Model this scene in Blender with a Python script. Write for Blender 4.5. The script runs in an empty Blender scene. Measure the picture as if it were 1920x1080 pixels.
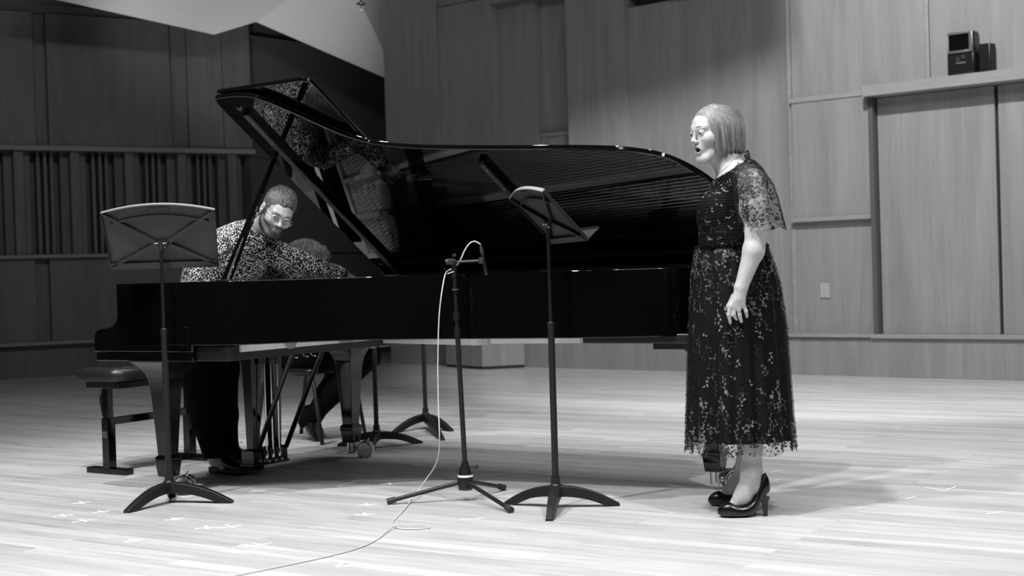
import bpy, math, random
import numpy as np
from mathutils import Matrix, Vector
random.seed(7); RNG = np.random.default_rng(7)
PI = math.pi
scene = bpy.context.scene
COL = scene.collection

# ------------------------------------------------------------------ camera
CAM_H, FOC, ROLL = 1.02, 2600.0, 0.03
PITCH = math.atan(29.4 / FOC)
cf = Vector((0, math.cos(PITCH), -math.sin(PITCH)))
cr0 = Vector((1, 0, 0)); cu0 = cr0.cross(cf)
cr = cr0 * math.cos(ROLL) - cu0 * math.sin(ROLL)
cu = cu0 * math.cos(ROLL) + cr0 * math.sin(ROLL)
cam_data = bpy.data.cameras.new('camera')
cam_data.sensor_width = 36.0
cam_data.lens = FOC * 36.0 / 1920.0
cam_data.dof.use_dof = True
cam_data.dof.focus_distance = 6.2
cam_data.dof.aperture_fstop = 3.4
cam_data.clip_start = 0.05
cam = bpy.data.objects.new('camera', cam_data)
COL.objects.link(cam)
m = Matrix.Identity(4)
for i in range(3):
    m[i][0] = cr[i]; m[i][1] = cu[i]; m[i][2] = -cf[i]
m[2][3] = CAM_H
cam.matrix_world = m
scene.camera = cam
scene.view_settings.view_transform = 'Standard'
scene.view_settings.look = 'None'
scene.view_settings.gamma = 1.0
scene.view_settings.use_curve_mapping = False
scene.view_settings.exposure = 0.0

# ------------------------------------------------------------------ world + lamps
world = bpy.data.worlds.new('hall_dark'); scene.world = world
world.use_nodes = True
world.node_tree.nodes['Background'].inputs[0].default_value = (1, 1, 1, 1)
world.node_tree.nodes['Background'].inputs[1].default_value = 0.012

def spot(loc, aim, power, angle=60, blend=0.4, size=0.12):
    d = bpy.data.lights.new('stage_or_fill_spot', 'SPOT')
    d.energy = power; d.spot_size = math.radians(angle); d.spot_blend = blend
    d.shadow_soft_size = size
    o = bpy.data.objects.new('stage_or_fill_spot', d); COL.objects.link(o)
    o.location = loc
    o.rotation_euler = (Vector(aim) - Vector(loc)).to_track_quat('-Z', 'Y').to_euler()
    return o
# front row of stage spots
spot((-3.7, 3.1, 6.6), (-0.6, 5.6, 0.3), 1500, 66, 0.8)
spot((-1.3, 3.9, 7.0), (-0.6, 6.0, 0.3), 1250, 66, 0.8)
spot((2.7, 2.8, 6.6), (1.4, 5.7, 0.3), 950, 64, 0.8)
# row above and behind the piano
for sx_ in (-2.6, -1.2, 0.2, 1.6, 3.0): spot((sx_, 8.5 - 0.15 * sx_, 7.0), (0.25 + sx_ * 0.4, 7.2, 0.0), 170, 80, 0.8, 0.07)
# wash on the right-hand wall
spot((1.6, 7.2, 6.6), (3.5, 12.4, 0.9), 1900, 64, 0.35, 0.12)
spot((4.6, 6.0, 6.0), (3.6, 12.0, 0.8), 150, 50, 0.8)
# wash added to brighten the floor and wall at left
spot((-3.2, 6.6, 7.0), (-3.4, 9.4, 0.0), 520, 60, 0.9)
# up-lights added below, with no fixture, to brighten the pale ceiling reflectors
spot((-3.6, 12.0, 1.8), (-3.2, 16.0, 4.4), 190, 44, 0.8)
spot((-3.9, 14.2, 1.8), (-2.2, 17.6, 4.1), 45, 50, 0.8)
# added dim strip lamp: fills everything, lays a streak along the lid edge
def area(loc, aim, power, sx, sy):
    d = bpy.data.lights.new('strip_fill', 'AREA'); d.shape = 'RECTANGLE'
    d.size = sx; d.size_y = sy; d.energy = power
    o = bpy.data.objects.new('strip_fill', d); COL.objects.link(o); o.location = loc
    o.rotation_euler = (Vector(aim) - Vector(loc)).to_track_quat('-Z', 'Y').to_euler()
area((0, 1.5, 7.5), (0, 7, 0), 330, 9, 0.3)

# ------------------------------------------------------------------ materials
def nt(name):
    mt = bpy.data.materials.new(name); mt.use_nodes = True
    t = mt.node_tree; b = t.nodes['Principled BSDF']
    return mt, t, b
def mat(name, g, rough=0.5, metal=0.0, spec=0.5, coat=0.0):
    mt, t, b = nt(name)
    c = g if isinstance(g, tuple) else (g, g, g)
    b.inputs['Base Color'].default_value = (*c, 1)
    b.inputs['Roughness'].default_value = rough
    b.inputs['Metallic'].default_value = metal
    b.inputs['Specular IOR Level'].default_value = spec
    b.inputs['Coat Weight'].default_value = coat
    return mt
def N(t, typ, **kw):
    n = t.nodes.new(typ)
    for k, v in kw.items():
        if k.startswith('i_'): n.inputs[k[2:].replace('_', ' ')].default_value = v
        else: setattr(n, k, v)
    return n
def L(t, a, b): t.links.new(a, b)
def ramp(t, stops, interp='LINEAR'):
    r = t.nodes.new('ShaderNodeValToRGB'); e = r.color_ramp.elements
    r.color_ramp.interpolation = interp
    while len(e) < len(stops): e.new(0.5)
    for i, (p, g) in enumerate(stops):
        e[i].position = p; e[i].color = (g, g, g, 1)
    return r
def grain_mat(name, lo, hi, rough=0.5, scale=(9, 9, 0.7), bump=0.03, seed=0.0, wav=0.5):
    """veneer with grain along local z"""
    mt, t, b = nt(name)
    tc = N(t, 'ShaderNodeTexCoord'); oi = N(t, 'ShaderNodeObjectInfo')
    add = N(t, 'ShaderNodeVectorMath', operation='ADD'); add.inputs[1].default_value = (seed, seed, seed)
    L(t, tc.outputs['Object'], add.inputs[0])
    mp = N(t, 'ShaderNodeMapping'); mp.inputs['Scale'].default_value = scale
    L(t, add.outputs[0], mp.inputs[0])
    n1 = N(t, 'ShaderNodeTexNoise', i_Scale=1.6, i_Detail=5.0, i_Roughness=0.6, i_Distortion=0.6)
    L(t, mp.outputs[0], n1.inputs['Vector'])
    mp2 = N(t, 'ShaderNodeMapping'); mp2.inputs['Scale'].default_value = (scale[0] * 7, scale[1] * 7, scale[2] * 2)
    L(t, add.outputs[0], mp2.inputs[0])
    n2 = N(t, 'ShaderNodeTexNoise', i_Scale=2.0, i_Detail=3.0)
    L(t, mp2.outputs[0], n2.inputs['Vector'])
    mx = N(t, 'ShaderNodeMath', operation='MULTIPLY_ADD'); mx.inputs[1].default_value = 0.35
    L(t, n2.outputs[0], mx.inputs[0]); 
    mm = N(t, 'ShaderNodeMath', operation='MULTIPLY'); mm.inputs[1].default_value = 0.7
    L(t, n1.outputs[0], mm.inputs[0]); L(t, mm.outputs[0], mx.inputs[2])
    r = ramp(t, [(0.36, lo), (0.66, hi)]); L(t, mx.outputs[0], r.inputs[0])
    L(t, r.outputs[0], b.inputs['Base Color'])
    b.inputs['Roughness'].default_value = rough
    bp = N(t, 'ShaderNodeBump', i_Strength=bump, i_Distance=0.01)
    L(t, n2.outputs[0], bp.inputs['Height']); L(t, bp.outputs[0], b.inputs['Normal'])
    return mt
M = {}
M['lacquer'] = mat('black_lacquer', 0.002, 0.03, spec=0.5)
M['lacquer_lid'] = mat('black_lacquer_lid', 0.002, 0.03, spec=0.85)
M['lacquer_leg'] = mat('black_lacquer_leg', 0.002, 0.07)
M['satin'] = mat('black_satin', 0.008, 0.35)
M['stand_metal'] = mat('stand_black_paint', 0.006, 0.45)
M['stand_desk'] = mat('stand_desk_paint', 0.028, 0.5)
M['stand_edge'] = mat('stand_edge_worn', 0.3, 0.35)
M['rubber'] = mat('rubber', 0.02, 0.6)
M['brass'] = mat('brass', 0.62, 0.22, metal=1.0)
M['chrome'] = mat('chrome', 0.8, 0.12, metal=1.0)
M['plate'] = mat('iron_plate_paint', 0.45, 0.42, metal=0.3)
M['string'] = mat('steel_string', 0.75, 0.25, metal=1.0)
M['string_w'] = mat('wound_string', 0.45, 0.35, metal=1.0)
M['soundboard'] = grain_mat('soundboard', 0.10, 0.16, 0.4, (2, 9, 9))
M['beam_wood'] = grain_mat('beam_wood', 0.62, 0.78, 0.5, (1, 9, 9))
M['bar_grey'] = mat('lid_bar', 0.045, 0.45)
M['felt'] = mat('felt', 0.25, 0.9)
M['ivory'] = mat('key_white', 0.75, 0.3)
M['ebony'] = mat('key_black', 0.01, 0.3)
M['leather'] = mat('bench_leather', 0.014, 0.33)
M['shoe'] = mat('shoe_leather', 0.004, 0.27)
M['shoe_sole'] = mat('shoe_sole', 0.03, 0.6)
M['trouser'] = mat('trouser_cloth', 0.003, 0.85, spec=0.06)
M['tape'] = mat('tape', 0.85, 0.6)
M['cable'] = mat('cable_white', 0.55, 0.45)
M['label'] = mat('label_white', 0.8, 0.5)
M['steel'] = mat('steel_dull', 0.4, 0.35, metal=0.9)
M['glass_dark'] = mat('dark_glass', 0.004, 0.05)
M['ceil_white'] = mat('ceiling_white', 0.8, 0.9)
M['ceil_black'] = mat('ceiling_black', 0.02, 0.9)
M['plate_white'] = mat('outlet_plate', 0.42, 0.4)
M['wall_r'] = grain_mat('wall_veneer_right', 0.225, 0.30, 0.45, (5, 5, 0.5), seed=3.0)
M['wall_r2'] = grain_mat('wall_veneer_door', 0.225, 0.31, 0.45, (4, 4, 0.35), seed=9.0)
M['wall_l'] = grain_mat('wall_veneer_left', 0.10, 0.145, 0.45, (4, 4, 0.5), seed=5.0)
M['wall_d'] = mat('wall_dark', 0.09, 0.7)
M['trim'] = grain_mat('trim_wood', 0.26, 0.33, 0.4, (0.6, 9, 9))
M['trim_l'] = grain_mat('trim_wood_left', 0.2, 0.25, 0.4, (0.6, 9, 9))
M['hair_bob'] = None

def floor_mat():
    mt, t, b = nt('maple_floor')
    tc = N(t, 'ShaderNodeTexCoord')
    mp = N(t, 'ShaderNodeMapping'); mp.inputs['Rotation'].default_value = (0, 0, math.atan2(0.541, 0.841))
    L(t, tc.outputs['Object'], mp.inputs[0])
    br = N(t, 'ShaderNodeTexBrick', offset=0.37, offset_frequency=3)
    br.inputs['Color1'].default_value = (0, 0, 0, 1); br.inputs['Color2'].default_value = (1, 1, 1, 1)
    br.inputs['Mortar'].default_value = (0.5, 0.5, 0.5, 1)
    br.inputs['Scale'].default_value = 1.0
    br.inputs['Mortar Size'].default_value = 0.0012; br.inputs['Mortar Smooth'].default_value = 0.3
    br.inputs['Bias'].default_value = 0.0
    br.inputs['Brick Width'].default_value = 1.9; br.inputs['Row Height'].default_value = 0.082
    L(t, mp.outputs[0], br.inputs[0])
    # grain, shifted per board
    ad = N(t, 'ShaderNodeVectorMath', operation='ADD')
    sc = N(t, 'ShaderNodeVectorMath', operation='SCALE'); sc.inputs['Scale'].default_value = 13.0
    L(t, br.outputs['Color'], sc.inputs[0]); L(t, mp.outputs[0], ad.inputs[0]); L(t, sc.outputs[0], ad.inputs[1])
    m2 = N(t, 'ShaderNodeMapping'); m2.inputs['Scale'].default_value = (1.2, 15, 1)
    L(t, ad.outputs[0], m2.inputs[0])
    n1 = N(t, 'ShaderNodeTexNoise', i_Scale=1.0, i_Detail=6.0, i_Roughness=0.62, i_Distortion=0.8)
    L(t, m2.outputs[0], n1.inputs['Vector'])
    m3 = N(t, 'ShaderNodeMapping'); m3.inputs['Scale'].default_value = (0.8, 12, 1)
    L(t, ad.outputs[0], m3.inputs[0])
    n3 = N(t, 'ShaderNodeTexNoise', i_Scale=1.0, i_Detail=3.0, i_Roughness=0.6)
    L(t, m3.outputs[0], n3.inputs['Vector'])
    dark = ramp(t, [(0.66, 0.0), (0.76, 1.0)]); L(t, n3.outputs[0], dark.inputs[0])
    g = ramp(t, [(0.25, 0.42), (0.6, 0.56)]); L(t, n1.outputs[0], g.inputs[0])
    bc = ramp(t, [(0.0, 0.87), (0.5, 1.0), (1.0, 1.09)]); L(t, br.outputs['Color'], bc.inputs[0])
    mu = N(t, 'ShaderNodeMix', data_type='RGBA', blend_type='MULTIPLY'); mu.inputs[0].default_value = 1
    L(t, g.outputs[0], mu.inputs[6]); L(t, bc.outputs[0], mu.inputs[7])
    dk = N(t, 'ShaderNodeMix', data_type='RGBA', blend_type='MIX')
    dk.inputs[7].default_value = (0.27, 0.27, 0.27, 1)
    dm = N(t, 'ShaderNodeMath', operation='MULTIPLY'); dm.inputs[1].default_value = 0.55
    L(t, dark.outputs[0], dm.inputs[0]); L(t, dm.outputs[0], dk.inputs[0]); L(t, mu.outputs[2], dk.inputs[6])
    mo = N(t, 'ShaderNodeMix', data_type='RGBA', blend_type='MIX'); mo.inputs[7].default_value = (0.22, 0.22, 0.22, 1)
    mf = N(t, 'ShaderNodeMath', operation='MULTIPLY'); mf.inputs[1].default_value = 0.55
    L(t, br.outputs['Fac'], mf.inputs[0]); L(t, mf.outputs[0], mo.inputs[0]); L(t, dk.outputs[2], mo.inputs[6])
    L(t, mo.outputs[2], b.inputs['Base Color'])
    rr = ramp(t, [(0.3, 0.24), (0.7, 0.36)]); L(t, n1.outputs[0], rr.inputs[0]); L(t, rr.outputs[0], b.inputs['Roughness'])
    b.inputs['Specular IOR Level'].default_value = 0.4
    return mt
M['floor'] = floor_mat()

# ------------------------------------------------------------------ mesh helpers
class MB:
    def __init__(s): s.v = []; s.f = []; s.m = []
    def add(s, verts, faces, mi=0, X=None):
        o = len(s.v)
        if X is not None: verts = [tuple(X @ Vector(p)) for p in verts]
        s.v.extend([tuple(p) for p in verts]); s.f.extend([tuple(i + o for i in f) for f in faces]); s.m.extend([mi] * len(faces))
        return s
    def box(s, x0, x1, y0, y1, z0, z1, mi=0, X=None):
        v = [(x, y, z) for x in (x0, x1) for y in (y0, y1) for z in (z0, z1)]
        return s.add(v, [(0, 1, 3, 2), (4, 6, 7, 5), (0, 4, 5, 1), (2, 3, 7, 6), (0, 2, 6, 4), (1, 5, 7, 3)], mi, X)
    def loft(s, rings, mi=0, caps=True, X=None, closed=True):
        n = len(rings[0]); v = [p for r in rings for p in r]; f = []
        for i in range(len(rings) - 1):
            for j in range(n if closed else n - 1):
                a = i * n + j; b = i * n + (j + 1) % n
                f.append((a, b, b + n, a + n))
        if caps:
            f.append(tuple(range(n))[::-1]); f.append(tuple(range((len(rings) - 1) * n, len(rings) * n)))
        return s.add(v, f, mi, X)
    def cyl(s, p0, p1, r0, r1=None, n=20, mi=0, X=None, caps=True):
        return s.tube([p0, p1], [r0, r0 if r1 is None else r1], n, mi, X, caps)
    def tube(s, path, r, n=10, mi=0, X=None, caps=True):
        P = [Vector(p) for p in path]
        if not hasattr(r, '__len__'): r = [r] * len(P)
        rings = []; up = None
        for i, p in enumerate(P):
            t = (P[min(i + 1, len(P) - 1)] - P[max(i - 1, 0)])
            if t.length < 1e-9: t = Vector((0, 0, 1))
            t.normalize()
            if up is None:
                up = Vector((0, 0, 1)) if abs(t.z) < 0.9 else Vector((1, 0, 0))
            a = up - t * up.dot(t)
            if a.length < 1e-6: a = t.orthogonal()
            a.normalize(); b = t.cross(a); up = a
            rings.append([tuple(p + (a * math.cos(2 * PI * k / n) + b * math.sin(2 * PI * k / n)) * r[i]) for k in range(n)])
        return s.loft(rings, mi, caps, X)
    def lathe(s, prof, n=28, mi=0, X=None, caps=True):
        return s.loft([[(r * math.cos(2 * PI * k / n), r * math.sin(2 * PI * k / n), z) for k in range(n)] for r, z in prof], mi, caps, X)
    def prism(s, poly, z0, z1, mi=0, X=None):
        return s.loft([[(x, y, z0) for x, y in poly], [(x, y, z1) for x, y in poly]], mi, True, X)
    def sphere(s, c, r, n=16, mi=0, X=None, sc=(1, 1, 1)):
        pr = []
        for i in range(n + 1):
            a = -PI / 2 + PI * i / n
            pr.append([(c[0] + sc[0] * max(1e-5, math.cos(a)) * r * math.cos(2 * PI * k / (2 * n)), c[1] + sc[1] * max(1e-5, math.cos(a)) * r * math.sin(2 * PI * k / (2 * n)), c[2] + sc[2] * r * math.sin(a)) for k in range(2 * n)])
        return s.loft(pr, mi, False, X)
    def build(s, name, mats, parent=None, smooth=True, bevel=0, seg=2, ang=35, sub=0, solid=0, off=None):
        me = bpy.data.meshes.new(name)
        V = s.v if off is None else [(p[0] - off[0], p[1] - off[1], p[2] - off[2]) for p in s.v]
        me.from_pydata(V, [], s.f)
        if not isinstance(mats, (list, tuple)): mats = [mats]
        for mm_ in mats: me.materials.append(mm_)
        if len(mats) > 1: me.polygons.foreach_set('material_index', s.m)
        bm_fix(me)
        if smooth:
            me.polygons.foreach_set('use_smooth', [True] * len(me.polygons))
            me.set_sharp_from_angle(angle=math.radians(ang))
        o = bpy.data.objects.new(name, me); COL.objects.link(o)
        if parent is not None: o.parent = parent
        if solid:
            md = o.modifiers.new('solid', 'SOLIDIFY'); md.thickness = solid; md.offset = 0
        if bevel:
            md = o.modifiers.new('bevel', 'BEVEL'); md.width = bevel; md.segments = seg; md.limit_method = 'ANGLE'; md.angle_limit = math.radians(40); md.harden_normals = False
        if sub:
            md = o.modifiers.new('sub', 'SUBSURF'); md.levels = sub; md.render_levels = sub
        return o
import bmesh
def bm_fix(me):
    if len(me.polygons) > 60000: me.update(); return
    b = bmesh.new(); b.from_mesh(me); bmesh.ops.recalc_face_normals(b, faces=b.faces); b.to_mesh(me); b.free()
def tag(o, label=None, cat=None, group=None, kind=None):
    if label: o['label'] = label
    if cat: o['category'] = cat
    if group: o['group'] = group
    if kind: o['kind'] = kind
    return o
def thing(name, label, cat, loc=(0, 0, 0), rz=0, group=None):
    o = bpy.data.objects.new(name, None); COL.objects.link(o); o.empty_display_size = 0.1
    o.location = loc; o.rotation_euler = (0, 0, rz)
    return tag(o, label, cat, group)
def mesh_np(name, V, F, mats, parent=None, mi=None, off=None, smooth=True):
    me = bpy.data.meshes.new(name)
    V = np.asarray(V, dtype=np.float32)
    if off is not None: V = V - np.asarray(off, dtype=np.float32)
    F = np.asarray(F, dtype=np.int32); k = F.shape[1]
    me.vertices.add(len(V)); me.vertices.foreach_set('co', V.ravel())
    me.loops.add(F.size); me.loops.foreach_set('vertex_index', F.ravel())
    me.polygons.add(len(F)); me.polygons.foreach_set('loop_start', np.arange(0, F.size, k, dtype=np.int32))
    if not isinstance(mats, (list, tuple)): mats = [mats]
    for mm_ in mats: me.materials.append(mm_)
    if mi is not None: me.polygons.foreach_set('material_index', np.asarray(mi, dtype=np.int32))
    me.polygons.foreach_set('use_smooth', np.full(len(F), smooth))
    me.update(calc_edges=True); me.validate()
    o = bpy.data.objects.new(name, me); COL.objects.link(o)
    if parent is not None: o.parent = parent
    return o
def ray(px, py): return cf + cr * ((px - 960) / FOC) - cu * ((py - 540) / FOC)
def at(px, py, Y):
    """world point seen in the photo at px,py and standing at depth Y"""
    d = ray(px, py); return Vector((0, 0, CAM_H)) + d * (Y / d.y)
def ground(px, py, z=0.0):
    d = ray(px, py); return Vector((0, 0, CAM_H)) + d * ((z - CAM_H) / d.z)
def cat_rom(pts, per=6):
    P = [Vector(p) for p in pts]; out = []
    for i in range(len(P) - 1):
        p0 = P[max(i - 1, 0)]; p1 = P[i]; p2 = P[i + 1]; p3 = P[min(i + 2, len(P) - 1)]
        for k in range(per):
            t = k / per
            out.append(0.5 * ((2 * p1) + (p2 - p0) * t + (2 * p0 - 5 * p1 + 4 * p2 - p3) * t * t + (3 * p1 - p0 - 3 * p2 + p3) * t ** 3))
    out.append(P[-1]); return out

# ------------------------------------------------------------------ setting
def struct(o): o['kind'] = 'structure'; return o
struct(MB().box(-14, 14, -3, 26, -0.1, 0).build('floor', M['floor'], smooth=False))

# right-hand wall, local frame: x along the wall, y into the wall
RW = bpy.data.objects.new('wall_right', None); COL.objects.link(RW)
RW.location = (-1.40, 16.18, 0); RW.rotation_euler = (0, 0, math.atan2(-0.643, 0.765)); struct(RW)
def wbox(name, parent, x0, x1, y0, y1, z0, z1, mt, bevel=0.004):
    return MB().box(x0, x1, y0, y1, z0, z1).build(name, mt, parent, smooth=False, bevel=bevel)
TOP = 6.5
wbox('backing', RW, 0, 12, 0.3, 0.5, 0, TOP, M['wall_r'], 0)
wbox('end_panel', RW, -0.02, 0.83, 0.0, 0.32, 0, TOP, M['wall_r'])
wbox('panel', RW, 0.836, 1.63, 0.012, 0.3, 0, 4.02, M['wall_r'])
wbox('panel', RW, 0.836, 1.63, 0.03, 0.3, 4.03, TOP, M['wall_r'])
wbox('lintel', RW, 1.63, 2.66, -0.02, 0.3, 3.95, TOP, M['wall_r'])
wbox('panel', RW, 1.63, 2.14, 0.14, 0.3, 0, 3.95, M['wall_r'])
wbox('panel', RW, 2.14, 2.66, 0.20, 0.3, 0, 2.50, M['wall_r2'])
wbox('panel', RW, 2.14, 2.66, 0.25, 0.3, 2.50, 3.95, M['wall_r2'])
wbox('ledge', RW, 2.145, 2.655, 0.18, 0.25, 2.46, 2.50, M['trim'])
wbox('panel', RW, 2.66, 3.40, 0.0, 0.3, 0, TOP, M['wall_r'])
wbox('panel', RW, 3.40, 5.22, 0.09, 0.3, 0, 3.66, M['wall_r2'])
wbox('lintel', RW, 3.40, 3.95, 0.0, 0.3, 3.78, TOP, M['wall_d'])
wbox('lintel', RW, 3.95, 5.22, 0.02, 0.3, 3.66, TOP, M['wall_r'])
wbox('stile', RW, 5.20, 5.24, 0.03, 0.3, 0.36, TOP, M['trim'])
wbox('panel', RW, 5.25, 6.54, 0.03, 0.3, 2.54, TOP, M['wall_r'])
wbox('stile', RW, 6.545, 6.58, 0.02, 0.3, 2.54, TOP, M['trim'])
wbox('panel', RW, 6.585, 12, 0.03, 0.3, 2.54, TOP, M['wall_r'])
wbox('ledge', RW, 5.24, 6.02, -0.01, 0.3, 2.495, 2.54, M['trim'])
wbox('ledge', RW, 6.02, 12, -0.13, 0.3, 2.47, 2.565, M['trim'])
wbox('panel', RW, 5.25, 6.01, 0.0, 0.3, 1.44, 2.495, M['wall_r2'])
wbox('ledge', RW, 5.24, 6.02, -0.03, 0.3, 1.40, 1.44, M['trim'])
wbox('panel', RW, 5.22, 6.02, 0.035, 0.3, 0.37, 1.40, M['wall_r'])
wbox('ledge', RW, 0.84, 6.02, -0.06, 0.3, 0.345, 0.375, M['trim'])
wbox('door_jamb', RW, 6.02, 6.06, -0.02, 0.3, 0.36, 2.47, M['wall_d'])
wbox('plinth', RW, -0.02, 6.0, -0.03, 0.3, 0.0, 0.34, M['wall_r'])
wbox('plinth', RW, 6.0, 12, -0.05, 0.3, 0.0, 0.34, M['wall_r'])
wbox('ledge', RW, 6.02, 12, -0.08, 0.3, 0.34, 0.375, M['trim'])
D1 = wbox('door_1', None, 6.07, 7.12, 0.06, 0.10, 0.375, 2.465, M['wall_r2']); D1.location = RW.location; D1.rotation_euler = RW.rotation_euler; struct(D1)
D2 = wbox('door_2', None, 7.15, 8.3, 0.06, 0.10, 0.375, 2.465, M['wall_r2']); D2.location = RW.location; D2.rotation_euler = RW.rotation_euler; struct(D2)
wbox('door_gap', RW, 7.11, 7.16, 0.11, 0.14, 0.375, 2.465, M['ceil_black'])
RWM = Matrix.Translation(RW.location) @ Matrix.Rotation(RW.rotation_euler[2], 4, 'Z')

# left wall with a slatted diffuser band
LW = bpy.data.objects.new('wall_left', None); COL.objects.link(LW)
LW.location = (-5.704, 15.362, 0); LW.rotation_euler = (0, 0, math.atan2(0.4925, 0.87)); struct(LW)
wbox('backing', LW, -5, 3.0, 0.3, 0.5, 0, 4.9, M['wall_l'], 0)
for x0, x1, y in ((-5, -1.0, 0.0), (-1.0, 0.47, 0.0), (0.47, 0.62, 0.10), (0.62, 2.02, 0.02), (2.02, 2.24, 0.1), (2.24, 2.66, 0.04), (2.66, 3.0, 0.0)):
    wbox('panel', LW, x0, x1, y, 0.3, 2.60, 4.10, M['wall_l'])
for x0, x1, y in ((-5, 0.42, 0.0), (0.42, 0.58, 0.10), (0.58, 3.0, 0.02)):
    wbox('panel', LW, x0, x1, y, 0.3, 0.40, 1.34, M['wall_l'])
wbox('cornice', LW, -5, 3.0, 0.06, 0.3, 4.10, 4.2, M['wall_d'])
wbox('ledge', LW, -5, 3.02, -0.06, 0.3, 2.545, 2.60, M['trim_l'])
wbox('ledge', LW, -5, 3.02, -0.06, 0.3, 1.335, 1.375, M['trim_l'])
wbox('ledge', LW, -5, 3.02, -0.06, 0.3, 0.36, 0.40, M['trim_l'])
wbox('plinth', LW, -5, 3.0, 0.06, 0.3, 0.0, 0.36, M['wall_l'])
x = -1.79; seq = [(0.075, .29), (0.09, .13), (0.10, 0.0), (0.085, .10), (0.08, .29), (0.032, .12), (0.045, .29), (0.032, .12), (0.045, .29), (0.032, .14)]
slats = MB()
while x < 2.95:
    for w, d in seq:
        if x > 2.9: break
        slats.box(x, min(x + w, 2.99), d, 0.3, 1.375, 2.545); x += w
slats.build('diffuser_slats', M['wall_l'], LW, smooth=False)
# dark wall behind the piano
DW = bpy.data.objects.new('wall_back', None); COL.objects.link(DW)
DW.location = (-3.09, 16.87, 0); DW.rotation_euler = (0, 0, math.atan2(0.76, 0.65)); struct(DW)
wbox('panel', DW, 0, 7, 0.05, 0.2, 0, 3.95, M['wall_d'])
wbox('panel', DW, 0, 7, 0.1, 0.2, 4.0, 6.5, M['wall_d'])
for z in (3.95, 2.52, 1.345): wbox('ledge', DW, 0, 7, -0.0, 0.2, z, z + 0.045, M['wall_d'])
# ceiling: dark void with pale folded reflector panels
struct(MB().box(-14, 14, 10.5, 26, 6.5, 6.6).build('ceiling', M['ceil_black'], smooth=False))
def cp(px, py, z): return ground(px, py, z)
up = lambda p: Vector((p.x, p.y, p.z + 0.06))
def slab(name, pts):
    mb = MB(); mb.loft([[tuple(p) for p in pts], [tuple(up(p)) for p in pts]]); return mb.build(name, M['ceil_white'], None, smooth=False)
cl = bpy.data.objects.new('trim_1', None); COL.objects.link(cl); struct(cl)
B1 = at(401, 65, 16.0); C1 = at(480, 41, 16.3); D_ = at(722, 146, 17.2); D2_ = D_ + (D_ - C1) * 0.12
E1 = at(640, -70, 16.4)
o = slab('overhead_slab', [at(40, -15, 14.4), B1, C1, E1, at(200, -190, 14.6)]); o.parent = cl
o = slab('overhead_slab', [C1, D2_, at(760, -80, 17.2), E1]); o.parent = cl
# unseen slab added above the frame, shaped to shade the upper right-hand wall
LW_ = Vector((1.6, 7.2, 6.6)); pts_ = []
for s_, z_ in ((-0.6, 1.78), (5.23, 2.93), (5.23, 6.2), (-0.6, 6.2)):
    W_ = RWM @ Vector((s_, 0.06, z_)); pts_.append(LW_ + (W_ - LW_) * (1.3 / (LW_.z - W_.z)) if LW_.z - W_.z > 1.3 else LW_ + (W_ - LW_) * 0.95)
cr2 = bpy.data.objects.new('shade_slab', None); COL.objects.link(cr2); struct(cr2)
o = slab('overhead_slab', pts_); o.parent = cr2
# sprinkler
sp = at(677, 12, 13.6)
t = thing('sprinkler', 'small dark fire sprinkler hanging from the pale ceiling panel', 'sprinkler', tuple(sp))
MB().lathe([(0.008, 0.25), (0.008, 0.0), (0.004, -0.03)], 12).build('pipe', M['satin'], t)
MB().lathe([(0.045, 0.02), (0.045, 0.03), (0.012, 0.045)], 16).build('deflector', M['steel'], t)
MB().box(-0.012, 0.012, -0.004, 0.004, -0.05, 0.02).build('frame', M['steel'], t)

# wall things
def wall_thing(name, label, cat, s, y, z):
    p = RWM @ Vector((s, y, z)); return thing(name, label, cat, tuple(p), RW.rotation_euler[2])
t = wall_thing('outlet_plate', 'small pale outlet plate on the wooden wall right of the singer', 'outlet', 5.53, 0.035, 0.70)
MB().box(-0.045, 0.045, -0.012, 0, 0, 0.135).build('cover', M['plate_white'], t, bevel=0.003)
for z_ in (0.02, 0.08): MB().box(-0.016, 0.016, -0.015, -0.012, z_, z_ + 0.033).build('socket', M['plate_white'], t, bevel=0.001)
for q in (0.012, 0.123): MB().cyl((0, -0.011, q), (0, -0.014, q), 0.004, n=10).build('screw', M['steel'], t)
t = wall_thing('projector', 'black boxy projector sitting on the wooden ledge at upper right', 'projector', 6.93, -0.02, 2.565)
MB().prism([(-0.13, -0.11), (0.10, -0.11), (0.12, 0.02), (-0.11, 0.02)], 0.0, 0.19).build('body', M['satin'], t, bevel=0.012)
hd = MB().box(-0.125, 0.10, -0.10, 0.03, 0.17, 0.36).build('head', M['satin'], t, bevel=0.02)
mb = MB()
for a in ((-0.12, 0.085, 0.18, 0.20), (-0.12, 0.085, 0.335, 0.352)): mb.box(a[0], a[1], -0.125, -0.10, a[2], a[3])
mb.box(0.065, 0.095, -0.125, -0.10, 0.18, 0.352); mb.build('bezel', M['steel'], hd, bevel=0.004)
MB().box(-0.105, 0.065, -0.108, -0.10, 0.2, 0.335).build('lens_window', M['glass_dark'], hd)
MB().prism([(0.12, -0.06), (0.22, -0.06), (0.24, 0.02), (0.12, 0.02)], 0.0, 0.24).build('rear_housing', M['satin'], t, bevel=0.010)
for q in (-0.035, 0.01): MB().add(*[(lambda mb: (mb.v, mb.f))(MB().tube([(q + 0.012 * math.cos(a * PI / 8), -0.114, 0.14 + q * 0.3 + 0.012 * math.sin(a * PI / 8)) for a in range(17)], 0.003, 6))][0]).build('dial', M['steel'], t)
MB().box(-0.05, 0.03, -0.115, -0.11, 0.088, 0.104).build('port_strip', M['steel'], t)

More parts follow.
